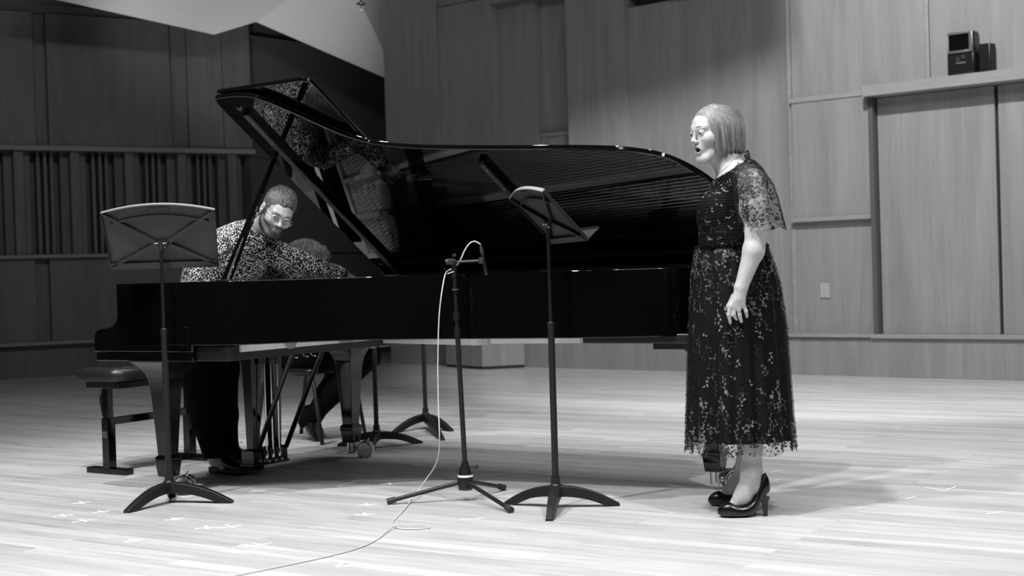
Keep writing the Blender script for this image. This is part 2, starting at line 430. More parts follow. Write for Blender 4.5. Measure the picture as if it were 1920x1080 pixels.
# wooden block in front of the plinth
pl = [ground(838, 688), ground(905, 693), ground(985, 689)]
pl[0] = RWM @ Vector((1.095, -0.29, 0)); back = RWM @ Vector((1.40, -0.075, 0)); pl[2] = RWM @ Vector((2.05, -0.085, 0))
t = thing('wooden_box', 'low veneered wooden box standing against the rear wall behind the piano', 'box', tuple(pl[1]))
q = [pl[0] - pl[1], Vector((0, 0, 0)), pl[2] - pl[1], back - pl[1]]
MB().prism([(p.x, p.y) for p in q], 0.03, 0.62).build('body', M['wall_r'], t, smooth=False, bevel=0.004)
c = sum(q, Vector()) / 4
MB().prism([((p.x - c.x) * 0.985 + c.x, (p.y - c.y) * 0.985 + c.y) for p in q], 0.0, 0.03).build('kick_base', M['ceil_black'], t, smooth=False)
# ------------------------------------------------------------------ grand piano (local x = along the keys-to-tail axis, y = -v, v from spine to treble side)
PO = Vector((-0.874, 7.922, 0)); PANG = math.atan2(-0.541, 0.841)
PM = Matrix.Translation(PO) @ Matrix.Rotation(PANG, 4, 'Z')
def PW(u, v, z): return PM @ Vector((u, -v, z))
GP = thing('grand_piano', 'black lacquered concert grand piano with raised lid at centre stage', 'piano', tuple(PO), PANG)
near = [(-0.2, 1.60), (0.1, 1.60), (0.30, 1.60), (0.44, 1.595), (0.53, 1.565), (0.60, 1.51), (0.665, 1.425), (0.735, 1.33), (0.81, 1.245), (0.90, 1.18), (1.02, 1.13), (1.18, 1.09), (1.47, 1.045), (1.85, 0.998), (2.05, 0.965), (2.20, 0.925), (2.32, 0.865), (2.41, 0.77), (2.465, 0.64), (2.50, 0.48), (2.515, 0.30), (2.51, 0.12), (2.47, 0.03), (2.40, 0.0)]
sm = [(p.x, p.y) for p in cat_rom([(a, b, 0) for a, b in near], 3)]
outer = sm + [(-0.2, 0.0)]            # open at the front
def inset(poly, d, closed=False):
    out = []
    n = len(poly)
    for i in range(n):
        a = Vector(poly[max(i - 1, 0)]); b = Vector(poly[min(i + 1, n - 1)])
        t = (b - a).normalized(); out.append((poly[i][0] + t.y * d, poly[i][1] - t.x * d))
    return out
path = [(-0.2, 1.60)] + sm[1:] + [(1.6, 0.0), (0.8, 0.0), (-0.2, 0.0)]
def ring_strip(path, w, z0, z1, mb, mi=0, d0=0.0):
    a = inset(path, d0) if d0 else path; b = inset(path, d0 + w)
    rings = [[(p[0], -p[1], z0), (p[0], -p[1], z1), (q[0], -q[1], z1), (q[0], -q[1], z0)] for p, q in zip(a, b)]
    mb.loft(rings, mi)
# which side is inside? test
ti = inset(path, 0.05)
SGN = 1 if ti[5][1] < path[5][1] else -1
def RS(w, z0, z1, mb, d0=0.0, mi=0): ring_strip(path, SGN * w, z0, z1, mb, mi, SGN * d0)
RIM_T, RIM_B = 1.02, 0.725
rim = MB(); RS(0.055, RIM_B, RIM_T, rim)
rim.build('rim', M['lacquer'], GP, bevel=0.004, seg=3, ang=30)
arm_prof = [(-0.195, 1.02), (-0.197, 0.90), (-0.2, 0.865), (-0.215, 0.835), (-0.245, 0.815), (-0.28, 0.807), (-0.33, 0.803), (-0.352, 0.795), (-0.368, 0.775), (-0.37, 0.75), (-0.37, 0.692), (0.30, 0.692), (0.30, 1.0), (-0.1, 1.02)]
for v0 in (1.53, 0.0):
    mb = MB(); mb.loft([[(a, -v0, b) for a, b in arm_prof], [(a, -(v0 + 0.07), b) for a, b in arm_prof]])
    mb.build('cheek_arm', M['lacquer'], GP, bevel=0.006, seg=3)
kb = MB().box(-0.355, 0.30, -1.60, 0, 0.650, 0.690)
kb.build('keybed', M['lacquer'], GP, bevel=0.003)
MB().box(-0.35, -0.325, -1.53, -0.07, 0.69, 0.76).build('key_slip', M['lacquer'], GP, bevel=0.004)
mb = MB(); mb.box(0.30, 0.50, -1.575, -0.05, 0.652, 0.72); mb.build('belly_rail', M['satin'], GP, bevel=0.003)
MB().box(0.500, 0.512, -1.50, -0.12, 0.690, 0.722).build('belly_strip', M['beam_wood'], GP)
MB().lathe([(0.042, 0.0), (0.042, 0.012)], 32, X=Matrix.Translation((0.512, -1.17, 0.727)) @ Matrix.Rotation(PI / 2, 4, 'Y')).build('maker_disc', M['felt'], GP)
MB().box(0.50, 0.53, -0.80, -0.71, 0.690, 0.735).build('white_block', M['felt'], GP, bevel=0.004)
MB().box(-0.09, -0.05, -1.53, -0.07, 0.74, 0.95).build('fallboard', M['lacquer'], GP, bevel=0.008)
mb = MB()
kw = 1.22 / 52
for i in range(52): mb.box(-0.30, -0.16, -0.19 - (i + 1) * kw + 0.0006, -0.19 - i * kw - 0.0006, 0.722, 0.745)
kbd = mb.build('white_keys', M['ivory'], GP); kbd['kind'] = 'stuff'
mb = MB(); 
for i in range(51):
    if (i % 7) in (2, 6): continue
    y = -0.19 - (i + 1) * kw; mb.box(-0.25, -0.16, y - 0.005, y + 0.005, 0.745, 0.757)
mb.build('black_keys', M['ebony'], GP)['kind'] = 'stuff'
MB().box(-0.32, -0.16, -1.53, -1.41, 0.70, 0.775).build('key_block', M['lacquer'], GP, bevel=0.006)
MB().box(-0.32, -0.16, -0.19, -0.07, 0.70, 0.775).build('key_block', M['lacquer'], GP, bevel=0.006)

# soundboard, inner floor
inn = inset(path, SGN * 0.055)
def floor_poly(u0, z0, z1, mb, d=0.055, mi=0):
    pts = [p for p in inset(path, SGN * d)]
    pts = [(max(p[0], u0), p[1]) for p in pts]
    mb.prism([(p[0], -p[1]) for p in pts], z0, z1, mi)
mb = MB(); floor_poly(0.15, 0.84, 0.855, mb); mb.build('soundboard', M['soundboard'], GP)
# underside soundboard beams
def beam(a, b, w, h, ztop, name='brace_beam'):
    p = Vector(a); q = Vector(b); d = (q - p).normalized(); n = Vector((-d.y, d.x)) * w / 2
    mb = MB(); poly = [p + n, q + n, q - n, p - n]
    mb.loft([[(k.x, k.y, ztop - h) for k in poly], [(k.x, k.y, ztop) for k in poly]])
    return mb.build(name, M['beam_wood'], GP, bevel=0.003)
def uvp(w): 
    q = PM.inverted() @ w; return (q.x, q.y)
a = uvp(ground(672, 640, 0.672)); b = uvp(ground(905, 647, 0.668)); beam(a, b, 0.07, 0.075, 0.743)
a = uvp(ground(925, 642, 0.678)); b = uvp(ground(1092, 643, 0.672)); beam(a, b, 0.07, 0.07, 0.743)
beam((0.52, -0.25), (2.2, -0.35), 0.08, 0.03, 0.743)
beam((0.52, -0.62), (2.2, -0.45), 0.08, 0.03, 0.743)
mb = MB(); floor_poly(0.50, 0.743, 0.755, mb, 0.05); mb.build('under_board', M['beam_wood'], GP)
mb = MB().box(1.92, 2.46, -0.80, -0.12, 0.692, 0.735); mb.build('tail_block', M['satin'], GP, bevel=0.006)

# cast plate: pin field, struts, rim flange, hitch panel
plate = MB()
RS(0.11, 0.905, 0.915, plate, 0.056)
plate.box(0.02, 0.50, -1.535, -0.06, 0.905, 0.918)
def bar(u0, v0, u1, v1, w=0.022, z0=0.915, z1=0.968):
    p = Vector((u0, -v0)); q = Vector((u1, -v1)); d = (q - p).normalized(); n = Vector((-d.y, d.x)) * w / 2
    poly = [p + n, q + n, q - n, p - n]
    plate.loft([[(k.x, k.y, z0) for k in poly], [(k.x, k.y, z1) for k in poly]])
bar(0.06, 1.18, 0.86, 1.14); bar(0.06, 0.86, 1.45, 0.98); bar(0.06, 0.56, 2.10, 0.86, 0.026); bar(0.06, 0.34, 2.40, 0.50, 0.028); bar(0.06, 1.42, 0.62, 1.40)
bar(0.06, 0.10, 2.3, 0.14, 0.03)
bar(0.50, 0.07, 0.50, 1.53, 0.03, 0.905, 0.935)
bar(0.05, 0.07, 0.05, 1.53, 0.02, 0.905, 0.945); bar(0.33, 0.07, 0.33, 1.53, 0.03, 0.905, 0.940)
bar(2.28, 0.10, 2.28, 0.80, 0.1, 0.905, 0.92)
plate.build('cast_plate', M['plate'], GP, bevel=0.003)
for (u, v, r) in ((2.33, 0.28, 0.03), (2.33, 0.45, 0.03), (2.31, 0.62, 0.026)):
    MB().lathe([(r, 0.918), (r, 0.93), (r * 0.6, 0.93), (r * 0.6, 0.918)], 20, X=Matrix.Translation((u, -v, 0))).build('plate_boss', M['brass'], GP)
pins = MB()
for i in range(62):
    v = 0.12 + 1.38 * i / 61
    if any(abs(v - q) < 0.018 for q in (0.34, 0.56, 0.86, 1.18, 1.42)): continue
    for k in range(4):
        u = 0.10 + 0.045 * k + 0.012 * math.sin(i * 0.7); vv = v + 0.005 * (k % 2)
        pins.cyl((u, -vv, 0.915), (u, -vv, 0.958), 0.0035, n=6)
pins.build('tuning_pins', M['chrome'], GP, smooth=True)['kind'] = 'stuff'
def near_u(v_target):
    best = None
    for (u, v) in inset(path, SGN * 0.11):
        if u > 0.6 and (best is None or abs(v - v_target) < best[0]): best = (abs(v - v_target), u)
    return best[1]
st = MB()
for i in range(66):                      # plain strings in threes
    v = 0.60 + 0.90 * (i / 65)
    ve = 0.28 + (v - 0.60) * 1.28
    ve = min(ve, 1.43)
    ue = near_u(ve) if ve < 1.4 else 0.62
    for k in (-0.0045, 0, 0.0045):
        st.cyl((0.27, -(v + k), 0.942), (ue - 0.02, -(ve + k * .8), 0.936), 0.0012, n=4, caps=False)
st.build('plain_strings', M['string'], GP)['kind'] = 'stuff'
st = MB()
for i in range(34):
    v = 0.10 + 0.42 * (i / 33); ve = 0.16 + 0.60 * (i / 33); ue = min(near_u(ve), 2.36) if ve > 0.4 else 2.36
    st.cyl((0.27, -v, 0.955), (ue - 0.06, -ve, 0.95), 0.0024 - 0.001 * i / 33, n=5, caps=False)
st.build('wound_strings', M['string_w'], GP)['kind'] = 'stuff'
def bridge(pts, w, z0, z1, mt):
    mb = MB(); P = [Vector((a, -b)) for a, b in pts]; rings = []
    for i, p in enumerate(P):
        d = (P[min(i + 1, len(P) - 1)] - P[max(i - 1, 0)]).normalized(); n = Vector((-d.y, d.x)) * w / 2
        rings.append([(p.x + n.x, p.y + n.y, z0), (p.x + n.x, p.y + n.y, z1), (p.x - n.x, p.y - n.y, z1), (p.x - n.x, p.y - n.y, z0)])
    mb.loft(rings); return mb.build('bridge', mt, GP)
bridge([(0.66, 1.36), (0.82, 1.15), (1.05, 0.98), (1.5, 0.80), (1.9, 0.6), (2.1, 0.42)], 0.03, 0.855, 0.932, M['soundboard'])
bridge([(1.75, 0.12), (1.95, 0.3), (2.08, 0.55)], 0.03, 0.855, 0.945, M['soundboard'])
dm = MB()
for i in range(60):
    v = 0.12 + 1.2 * i / 59
    if any(abs(v - q) < 0.016 for q in (0.34, 0.56, 0.86, 1.18)): continue
    dm.box(0.56, 0.66 if v < 0.9 else 0.62, -v - 0.006, -v + 0.006, 0.958, 0.982)
dm.build('dampers', M['lacquer'], GP)['kind'] = 'stuff'
dm = MB()
for i in range(60):
    v = 0.12 + 1.2 * i / 59
    if any(abs(v - q) < 0.016 for q in (0.34, 0.56, 0.86, 1.18)): continue
    dm.box(0.563, 0.657 if v < 0.9 else 0.617, -v - 0.0045, -v + 0.0045, 0.946, 0.958)
dm.build('damper_felt', M['label'], GP)['kind'] = 'stuff'
bridge([(0.36, 0.08), (0.36, 1.5)], 0.02, 0.918, 0.950, M['brass']).name = 'agraffe_bar'
inrim = MB(); RS(0.004, 0.855, 1.0, inrim, 0.0555); inrim.build('inner_rim_veneer', M['beam_wood'], GP)

# lid
TH = math.radians(32)
LID = bpy.data.objects.new('lid_pivot', None)
bpy.data.objects.remove(LID)
LX = Matrix.Translation((0, 0, RIM_T + 0.002)) @ Matrix.Rotation(-TH, 4, 'X')   # lid local x=u, y=-s, z up from underside
LT = 0.026
ov = [(a, b) for a, b in [(0.262, 1.598), (0.275, 1.625), (0.30, 1.636), (0.42, 1.634), (0.505, 1.61), (0.56, 1.565), (0.61, 1.51), (0.665, 1.44), (0.73, 1.355), (0.80, 1.272), (0.87, 1.215), (0.93, 1.18), (1.11, 1.125), (1.47, 1.07), (1.85, 1.024), (2.05, 0.995), (2.18, 0.967), (2.325, 0.905), (2.427, 0.79), (2.49, 0.645), (2.525, 0.48), (2.54, 0.30), (2.53, 0.12), (2.49, 0.02), (2.42, -0.01)]]
lo = [(p.x, p.y) for p in cat_rom([(a, b, 0) for a, b in ov], 4)]
lo = [(0.188, -0.01), (0.222, 0.8)] + lo + [(1.2, -0.01)]
lid = MB().prism([(a, -b) for a, b in lo], 0, LT, X=LX).build('lid', M['lacquer_lid'], GP, bevel=0.007, seg=3, ang=30)
def lbar(u0, s0, u1, s1, w, z0, z1, name, mt, par=None):
    p = Vector((u0, -s0)); q = Vector((u1, -s1)); d = (q - p).normalized(); n = Vector((-d.y, d.x)) * w / 2
    mb = MB(); poly = [p + n, q + n, q - n, p - n]
    mb.loft([[(k.x, k.y, z0) for k in poly], [(k.x, k.y, z1) for k in poly]], X=LX)
    return mb.build(name, mt, par or GP, bevel=0.002)
b1 = lbar(0.398, 1.52, 0.330, 0.05, 0.036, -0.026, 0.0, 'lid_batten', M['lacquer'], lid)
b1f = lbar(0.396, 1.518, 0.328, 0.052, 0.030, -0.0275, -0.026, 'batten_face', M['bar_grey'], lid)
for i in range(9):
    t = (i + 0.4) / 9; MB().sphere((0.396 + (0.328 - 0.396) * t, -(1.518 + (0.052 - 1.518) * t), -0.0275), 0.0035, 6, X=LX).build('batten_screw', M['chrome'], lid)
lbar(1.44, 1.0, 1.47, 0.34, 0.032, -0.026, 0.0, 'lid_batten', M['lacquer'], lid)
lbar(1.438, 0.985, 1.468, 0.36, 0.028, -0.0275, -0.026, 'batten_face', M['bar_grey'], lid)
for i in range(4):
    t = (i + 0.3) / 4; MB().sphere((1.438 + 0.03 * t, -(0.985 - 0.625 * t), -0.0275), 0.0035, 6, X=LX).build('batten_screw', M['chrome'], lid)
# rubber buffer and prop cup under the lid
MB().cyl((0.37, -1.545, 0), (0.37, -1.545, -0.006), 0.014, n=16, X=LX).build('lid_cup', M['chrome'], lid)
MB().lathe([(0.022, 0), (0.022, -0.02), (0.016, -0.028)], 18, X=LX @ Matrix.Translation((1.60, -0.62, 0))).build('lid_buffer', M['rubber'], lid)
# grey strip at the spine hinge, standing for the interior reflected in the lid
mb = MB().box(0.30, 2.40, -0.022, 0.012, 0.0, 0.020, X=Matrix.Translation((0, 0, RIM_T)))
mb.build('hinge_reflection_strip', M['bar_grey'], GP, bevel=0.002)
# folded front flap lying on top of the lid
fl = [(0.20, -0.01), (0.25, 1.59), (0.27, 1.63), (0.80, 1.640), (0.845, 1.625), (0.852, 1.59), (0.845, -0.01)]
FX = LX @ Matrix.Translation((0, 0, LT + 0.012))
flap = MB().prism([(a, -b) for a, b in fl], 0, 0.024, X=FX).build('front_flap', M['lacquer_lid'], GP, bevel=0.006, seg=3)
for s in (0.12, 0.6, 1.1, 1.54):
    MB().cyl((0.282, -s + 0.03, LT + 0.006), (0.282, -s - 0.03, LT + 0.006), 0.006, n=10, X=LX).build('flap_hinge', M['brass'], flap)
# lid hinges on the spine
for u in (0.335, 1.28, 2.12):
    mb = MB()
    mb.lathe([(0.0045, -0.035), (0.0045, 0.035)], 12, X=Matrix.Translation((u, 0.004, RIM_T + 0.022)) @ Matrix.Rotation(PI / 2, 4, 'Y'))
    mb.prism([(u - 0.035, -0.004), (u + 0.035, -0.004), (u + 0.03, -0.045), (u - 0.005, -0.06), (u - 0.03, -0.03)], -0.004, 0.0, X=LX)
    mb.box(u - 0.035, u + 0.035, -0.04, -0.004, RIM_T, RIM_T + 0.003)
    mb.build('lid_hinge', M['brass'], GP)
# prop stick
pb = Vector((0.43, -1.50, 1.02)); pt = Vector((0.275, -1.15 * math.cos(TH), RIM_T + 1.15 * math.sin(TH) - 0.005))
d = (pt - pb).normalized(); sx = Vector((1, 0, 0)); sy = d.cross(sx).normalized(); sx = sy.cross(d)
def rect(c, a, b): return [tuple(c + sx * i * a + sy * j * b) for i, j in ((1, 1), (-1, 1), (-1, -1), (1, -1))]
Lp = (pt - pb).length
prop = MB().loft([rect(pb, 0.026, 0.010), rect(pb + d * 0.20, 0.021, 0.010), rect(pb + d * Lp * 0.7, 0.013, 0.009), rect(pt, 0.010, 0.008)]).build('prop_stick', M['lacquer'], GP, bevel=0.003)
MB().loft([rect(pb + sy * -0.013 + sx * 0.02, 0.004, 0.003), rect(pb + d * 0.16 + sy * -0.013 + sx * 0.016, 0.004, 0.003), rect(pb + d * 0.26 + sy * -0.012 + sx * 0.014, 0.002, 0.002)]).build('short_prop', M['steel'], prop)
MB().box(0.40, 0.47, -1.54, -1.46, 1.016, 1.026).build('prop_socket', M['brass'], prop, bevel=0.002)

# legs with brass casters
def leg(u, v, wdir, big=1.0):
    s = lambda h, z: [(u + a * h, -v + b * h, z) for a, b in ((1, 1), (-1, 1), (-1, -1), (1, -1))]
    mb = MB()
    mb.loft([s(0.120 * big, 0.655), s(0.118 * big, 0.645), s(0.100 * big, 0.630), s(0.080, 0.608), s(0.065, 0.578), s(0.056, 0.54), s(0.051, 0.49), s(0.034, 0.19)])
    lg = mb.build('leg', M['lacquer_leg'], GP, bevel=0.003, ang=25)
    fb = MB().loft([s(0.034, 0.192), s(0.043, 0.182), s(0.045, 0.165), s(0.036, 0.088)]).build('leg_foot', M['lacquer_leg'], lg, bevel=0.003)
    br = MB().lathe([(0.024, 0.09), (0.024, 0.032), (0.017, 0.024)], 24, X=Matrix.Translation((u, -v, 0))).build('caster_post', M['brass'], lg)
    w = Vector((math.cos(wdir), math.sin(wdir), 0)); n = Vector((-w.y, w.x, 0))
    c = Vector((u, -v, 0.047)) + w * 0.078
    for k in (-1, 1):
        p = c + n * 0.026 * k
        R = Matrix.Translation(p) @ n.to_track_quat('Z', 'Y').to_matrix().to_4x4()
        mb = MB(); mb.lathe([(0.012, -0.02), (0.036, -0.02), (0.038, -0.013), (0.045, -0.015), (0.047, -0.011), (0.047, 0.011), (0.045, 0.015), (0.038, 0.013), (0.036, 0.02), (0.02, 0.02), (0.017, 0.026), (0.001, 0.028)], 36, X=R)
        mb.build('caster_wheel', M['brass'], lg)
    mb = MB(); mb.tube([Vector((u, -v, 0.05)), Vector((u, -v, 0.05)) + w * 0.04, c], 0.013, 12); mb.tube([c + Vector((0, 0, 0.03)), c + Vector((0, 0, 0.062)) + w * 0.02], 0.006, 8)
    mb.build('caster_fork', M['brass'], lg)
    return lg
leg(0.0, 1.489, -0.1 - PANG * 0 + 0.55)
leg(0.0, 0.11, 0.55)
leg(2.367, 0.40, 0.75, 0.8)
MB().box(2.18, 2.47, -0.62, -0.15, 0.655, 0.70).build('tail_leg_block', M['satin'], GP, bevel=0.004)

# lyre
lu = -0.06
ly = MB().box(lu - 0.045, lu + 0.045, -0.885, -0.625, 0.06, 0.135).build('lyre_box', M['lacquer_leg'], GP, bevel=0.004)
MB().box(lu - 0.05, lu + 0.05, -0.892, -0.618, 0.05, 0.062).build('box_base', M['lacquer_leg'], ly, bevel=0.002)
for v in (0.838, 0.675):
    s = lambda h, k, z: [(lu + a * h, -v + b * k, z) for a, b in ((1, 1), (-1, 1), (-1, -1), (1, -1))]
    MB().loft([s(0.026, 0.024, 0.135), s(0.032, 0.030, 0.44), s(0.036, 0.036, 0.60), s(0.038, 0.038, 0.645)]).build('lyre_post', M['lacquer_leg'], ly, bevel=0.003)
MB().box(lu - 0.07, lu + 0.10, -0.95, -0.50, 0.625, 0.652).build('lyre_top', M['satin'], ly, bevel=0.004)
for v in (0.805, 0.757, 0.708):
    rd = MB().cyl((lu + 0.062, -v, 0.085), (lu + 0.062, -v, 0.64), 0.0045, n=12).build('pedal_rod', M['chrome'], ly)
    MB().lathe([(0.009, 0), (0.009, 0.03), (0.006, 0.04)], 14, X=Matrix.Translation((lu + 0.062, -v, 0.09))).build('rod_nut', M['chrome'], rd)
    MB().lathe([(0.008, 0), (0.011, 0.004), (0.011, 0.05), (0.006, 0.06)], 14, X=Matrix.Translation((lu + 0.062, -v, 0.575))).build('rod_spring', M['bar_grey'], rd)
    MB().loft([[(lu - 0.05, -v - 0.012, 0.075), (lu - 0.05, -v + 0.012, 0.075), (lu - 0.05, -v + 0.012, 0.083), (lu - 0.05, -v - 0.012, 0.083)],
               [(lu - 0.13, -v - 0.013, 0.066), (lu - 0.13, -v + 0.016, 0.066), (lu - 0.13, -v + 0.016, 0.074), (lu - 0.13, -v - 0.016, 0.074)],
               [(lu - 0.17, -v - 0.022, 0.055), (lu - 0.17, -v + 0.022, 0.055), (lu - 0.17, -v + 0.022, 0.063), (lu - 0.17, -v - 0.022, 0.063)]]).build('pedal', M['brass'], ly, bevel=0.004)
    MB().box(lu + 0.05, lu + 0.08, -v - 0.010, -v + 0.010, 0.066, 0.078).build('pedal_lever', M['chrome'], ly)
for (v0, u1, v1, z1) in ((0.86, 0.37, 0.99, 0.66), (0.64, 0.40, 0.80, 0.66)):
    MB().cyl((lu + 0.05, -v0, 0.13), (u1, -v1, z1), 0.013, 0.013, 14).build('lyre_brace', M['lacquer_leg'], ly)
# under-keybed fittings
MB().box(0.05, 0.12, -1.22, -0.98, 0.63, 0.648).build('trap_lever', M['beam_wood'], GP)
for v in (0.72, 0.66, 0.8): MB().tube([(0.2, -v, 0.65), (0.2, -v, 0.62), (0.23, -v, 0.615)], 0.004, 8).build('trap_pin', M['chrome'], GP)
for u, v in ((0.12, 0.25), (0.2, 0.2), (0.28, 0.3)): MB().box(u, u + 0.05, -v - 0.02, -v + 0.02, 0.632, 0.652).build('trap_bracket', M['steel'], GP, bevel=0.002)

# ------------------------------------------------------------------ music stands
def music_stand(loc, rz, label, feet, tube_top, desk_z, tilt, pole_h=None, group=None, desk_rz=0.0, hub=0.085):
    """reader stands on local +y; the ribbed back faces -y"""
    t = thing('music_stand', label, 'music stand', loc, rz, group)
    MB().lathe([(0.028, hub - 0.02), (0.028, hub + 0.012), (0.020, hub + 0.02), (0.020, hub + 0.05)], 20).build('hub_collar', M['stand_metal'], t)
    for a, r in feet:
        c, s_ = math.cos(a), math.sin(a); rings = []
        for k in range(13):
            q = k / 12; rr = 0.004 + q * r
            ztop = hub + 0.01 - (hub) * q ** 2.0 ; zt = max(ztop, 0.012)
            if q < 0.78: zb = max(0.0, (hub - 0.035) * (1 - (q / 0.8) ** 2.2))
            else: zb = 0.0
            zb = min(zb, zt - 0.008); w = 0.017 + 0.012 * (1 - q)
            rings.append([(c * rr - s_ * w, s_ * rr + c * w, zb), (c * rr + s_ * w, s_ * rr - c * w, zb), (c * rr + s_ * w * .8, s_ * rr - c * w * .8, zt), (c * rr - s_ * w * .8, s_ * rr + c * w * .8, zt)])
        MB().loft(rings).build('leg', M['stand_metal'], t, bevel=0.002, ang=50)
    tb = MB().cyl((0, 0, hub), (0, 0, tube_top), 0.0145, n=20).build('lower_tube', M['stand_metal'], t)
    MB().lathe([(0.0165, tube_top - 0.03), (0.0165, tube_top - 0.002), (0.012, tube_top + 0.003)], 20).build('tube_collar', M['stand_metal'], tb)
    hz_ = desk_z
    MB().cyl((0, 0, tube_top - 0.05), (0, 0, hz_), 0.0085, n=14).build('upper_rod', M['satin'], t)
    X = Matrix.Translation((0, 0, hz_)) @ Matrix.Rotation(desk_rz, 4, 'Z') @ Matrix.Rotation(tilt, 4, 'X')   # +tilt leans the top toward -y
    W2, Hb, Ht = 0.262, -0.120, 0.155
    Y0 = 0.022
    arc = [(W2 * k / 8, Ht + 0.035 * (1 - (k / 8) ** 2)) for k in range(-8, 9)]
    poly = [(-W2 + 0.015, Hb), (W2 - 0.015, Hb)] + arc[::-1]
    mb = MB(); mb.loft([[(a, Y0, b) for a, b in poly], [(a, Y0 + 0.003, b) for a, b in poly]], X=X)
    dk = mb.build('desk', M['stand_desk'], t)
    mb = MB()
    for dx in (-1, 1):
        for (x1, z1) in ((dx * W2 * 0.97, Ht - 0.005), (dx * W2 * 0.93, Hb + 0.012)):
            p = Vector((dx * 0.02, 0, 0)); q = Vector((x1, 0, z1)); d_ = (q - p).normalized(); n_ = Vector((-d_.z, 0, d_.x)) * 0.007
            mb.loft([[tuple(e + Vector((0, yy, 0))) for e in (p + n_ * 1.6, p - n_ * 1.6, q - n_ * .7, q + n_ * .7)] for yy in (Y0 - 0.016, Y0)], X=X)
    mb.build('cross_rib', M['satin'], dk)
    mb = MB(); arc2 = [(a * 0.86, b - 0.045 - 0.01) for a, b in arc]
    mb.loft([[(a, Y0 - 0.013, b - 0.005), (a, Y0 - 0.013, b + 0.005), (a, Y0, b + 0.005), (a, Y0, b - 0.005)] for a, b in arc2], X=X); mb.build('arch_rib', M['satin'], dk)
    mb = MB(); mb.loft([[(a, Y0 - 0.012, b - 0.001), (a, Y0 - 0.012, b + 0.004), (a, Y0 + 0.004, b + 0.004), (a, Y0 + 0.004, b - 0.001)] for a, b in arc], X=X); mb.build('top_edge', M['stand_edge'], dk)
    for s_ in (-1, 1):
        mb = MB()
        mb.loft([[(s_ * (W2 - 0.015), Y0 - 0.012, Hb), (s_ * (W2 - 0.012), Y0 - 0.012, Hb), (s_ * (W2 - 0.012), Y0, Hb), (s_ * (W2 - 0.015), Y0, Hb)],
                 [(s_ * (W2 - 0.002), Y0 - 0.012, Ht), (s_ * (W2 + 0.001), Y0 - 0.012, Ht), (s_ * (W2 + 0.001), Y0, Ht), (s_ * (W2 - 0.002), Y0, Ht)]], X=X)
        mb.build('side_flange', M['stand_metal'], dk)
    mb = MB(); mb.box(-W2 + 0.015, W2 - 0.015, Y0 - 0.016, Y0 + 0.0, Hb, Hb + 0.028, X=X); mb.build('lower_flange', M['satin'], dk)
    mb = MB(); mb.box(-W2 + 0.012, W2 - 0.012, Y0 - 0.012, Y0 + 0.065, Hb - 0.004, Hb, X=X); mb.box(-W2 + 0.012, W2 - 0.012, Y0 + 0.062, Y0 + 0.065, Hb - 0.004, Hb + 0.006, X=X)
    mb.build('ledge', M['stand_desk'], dk)
    mb = MB()
    for k in range(17): mb.box(-0.044 + k * 0.0055 - 0.001, -0.044 + k * 0.0055 + 0.001, Y0 - 0.0012, Y0, Ht + 0.014, Ht + 0.026, X=X)
    for k in (-0.05, 0.05): mb.box(k - 0.0008, k + 0.0008, Y0 - 0.0012, Y0, Ht - 0.01, Ht + 0.028, X=X)
    mb.build('vent_slots', M['ceil_black'], dk)
    hg = MB(); hg.cyl((-0.03, 0, 0), (0.03, 0, 0), 0.012, n=14, X=X); hg.cyl((0, -0.008, -0.02), (0, -0.008, 0.02), 0.009, n=12, X=X); hg.box(-0.02, 0.02, 0, Y0, -0.014, 0.014, X=X); hg.build('hinge_block', M['satin'], t)
    mb = MB()
    for a_, b_ in ((-0.024, 0.008), (-0.017, 0.008), (0.0, 0.008), (0.02, 0.008), (0.013, 0.008), (-0.02, -0.01), (0.018, -0.01)): mb.sphere((a_, -0.012, b_), 0.0032, 6, X=X)
    mb.build('hinge_bolts', M['chrome'], t)
    return t
lc = Vector((-1.617, 6.42, 0))
def footang(c, px, py): g = ground(px, py); return (math.atan2(g.y - c.y, g.x - c.x), (g - c).length)
music_stand(tuple(lc), 0, 'black music stand left of the piano, its ribbed desk back facing us', [footang(lc, 237, 962), footang(lc, 435, 943), (math.radians(100), 0.20)], 0.807, 1.198, math.radians(22))
rc = Vector((0.163, 5.97, 0))
fr = math.radians(-75)
def loc_ang(f, r): return (f[0] - r, f[1])
music_stand(tuple(rc), fr, 'black music stand before the piano, desk tilted back towards the singer', [loc_ang(footang(rc, 950, 945), fr), loc_ang(footang(rc, 1160, 948), fr), loc_ang(footang(rc, 1030, 977), fr)], 0.80, 1.225, math.radians(43))
s1 = Vector((-0.832, 8.25, 0))
music_stand(tuple(s1), 0.3, 'low black music stand behind the piano, nearer to the seated page turner', [loc_ang(footang(s1, 690, 848), .3), loc_ang(footang(s1, 790, 831), .3), loc_ang((math.radians(150), .28), .3)], 0.62, 0.80, math.radians(68), group=None)
s2 = Vector((-0.60, 9.22, 0))
music_stand(tuple(s2), -0.2, 'low black music stand behind the piano, the farther and right-hand one', [loc_ang(footang(s2, 738, 812), -.2), loc_ang(footang(s2, 847, 809), -.2), loc_ang(footang(s2, 830, 826), -.2)], 0.62, 0.80, math.radians(68))

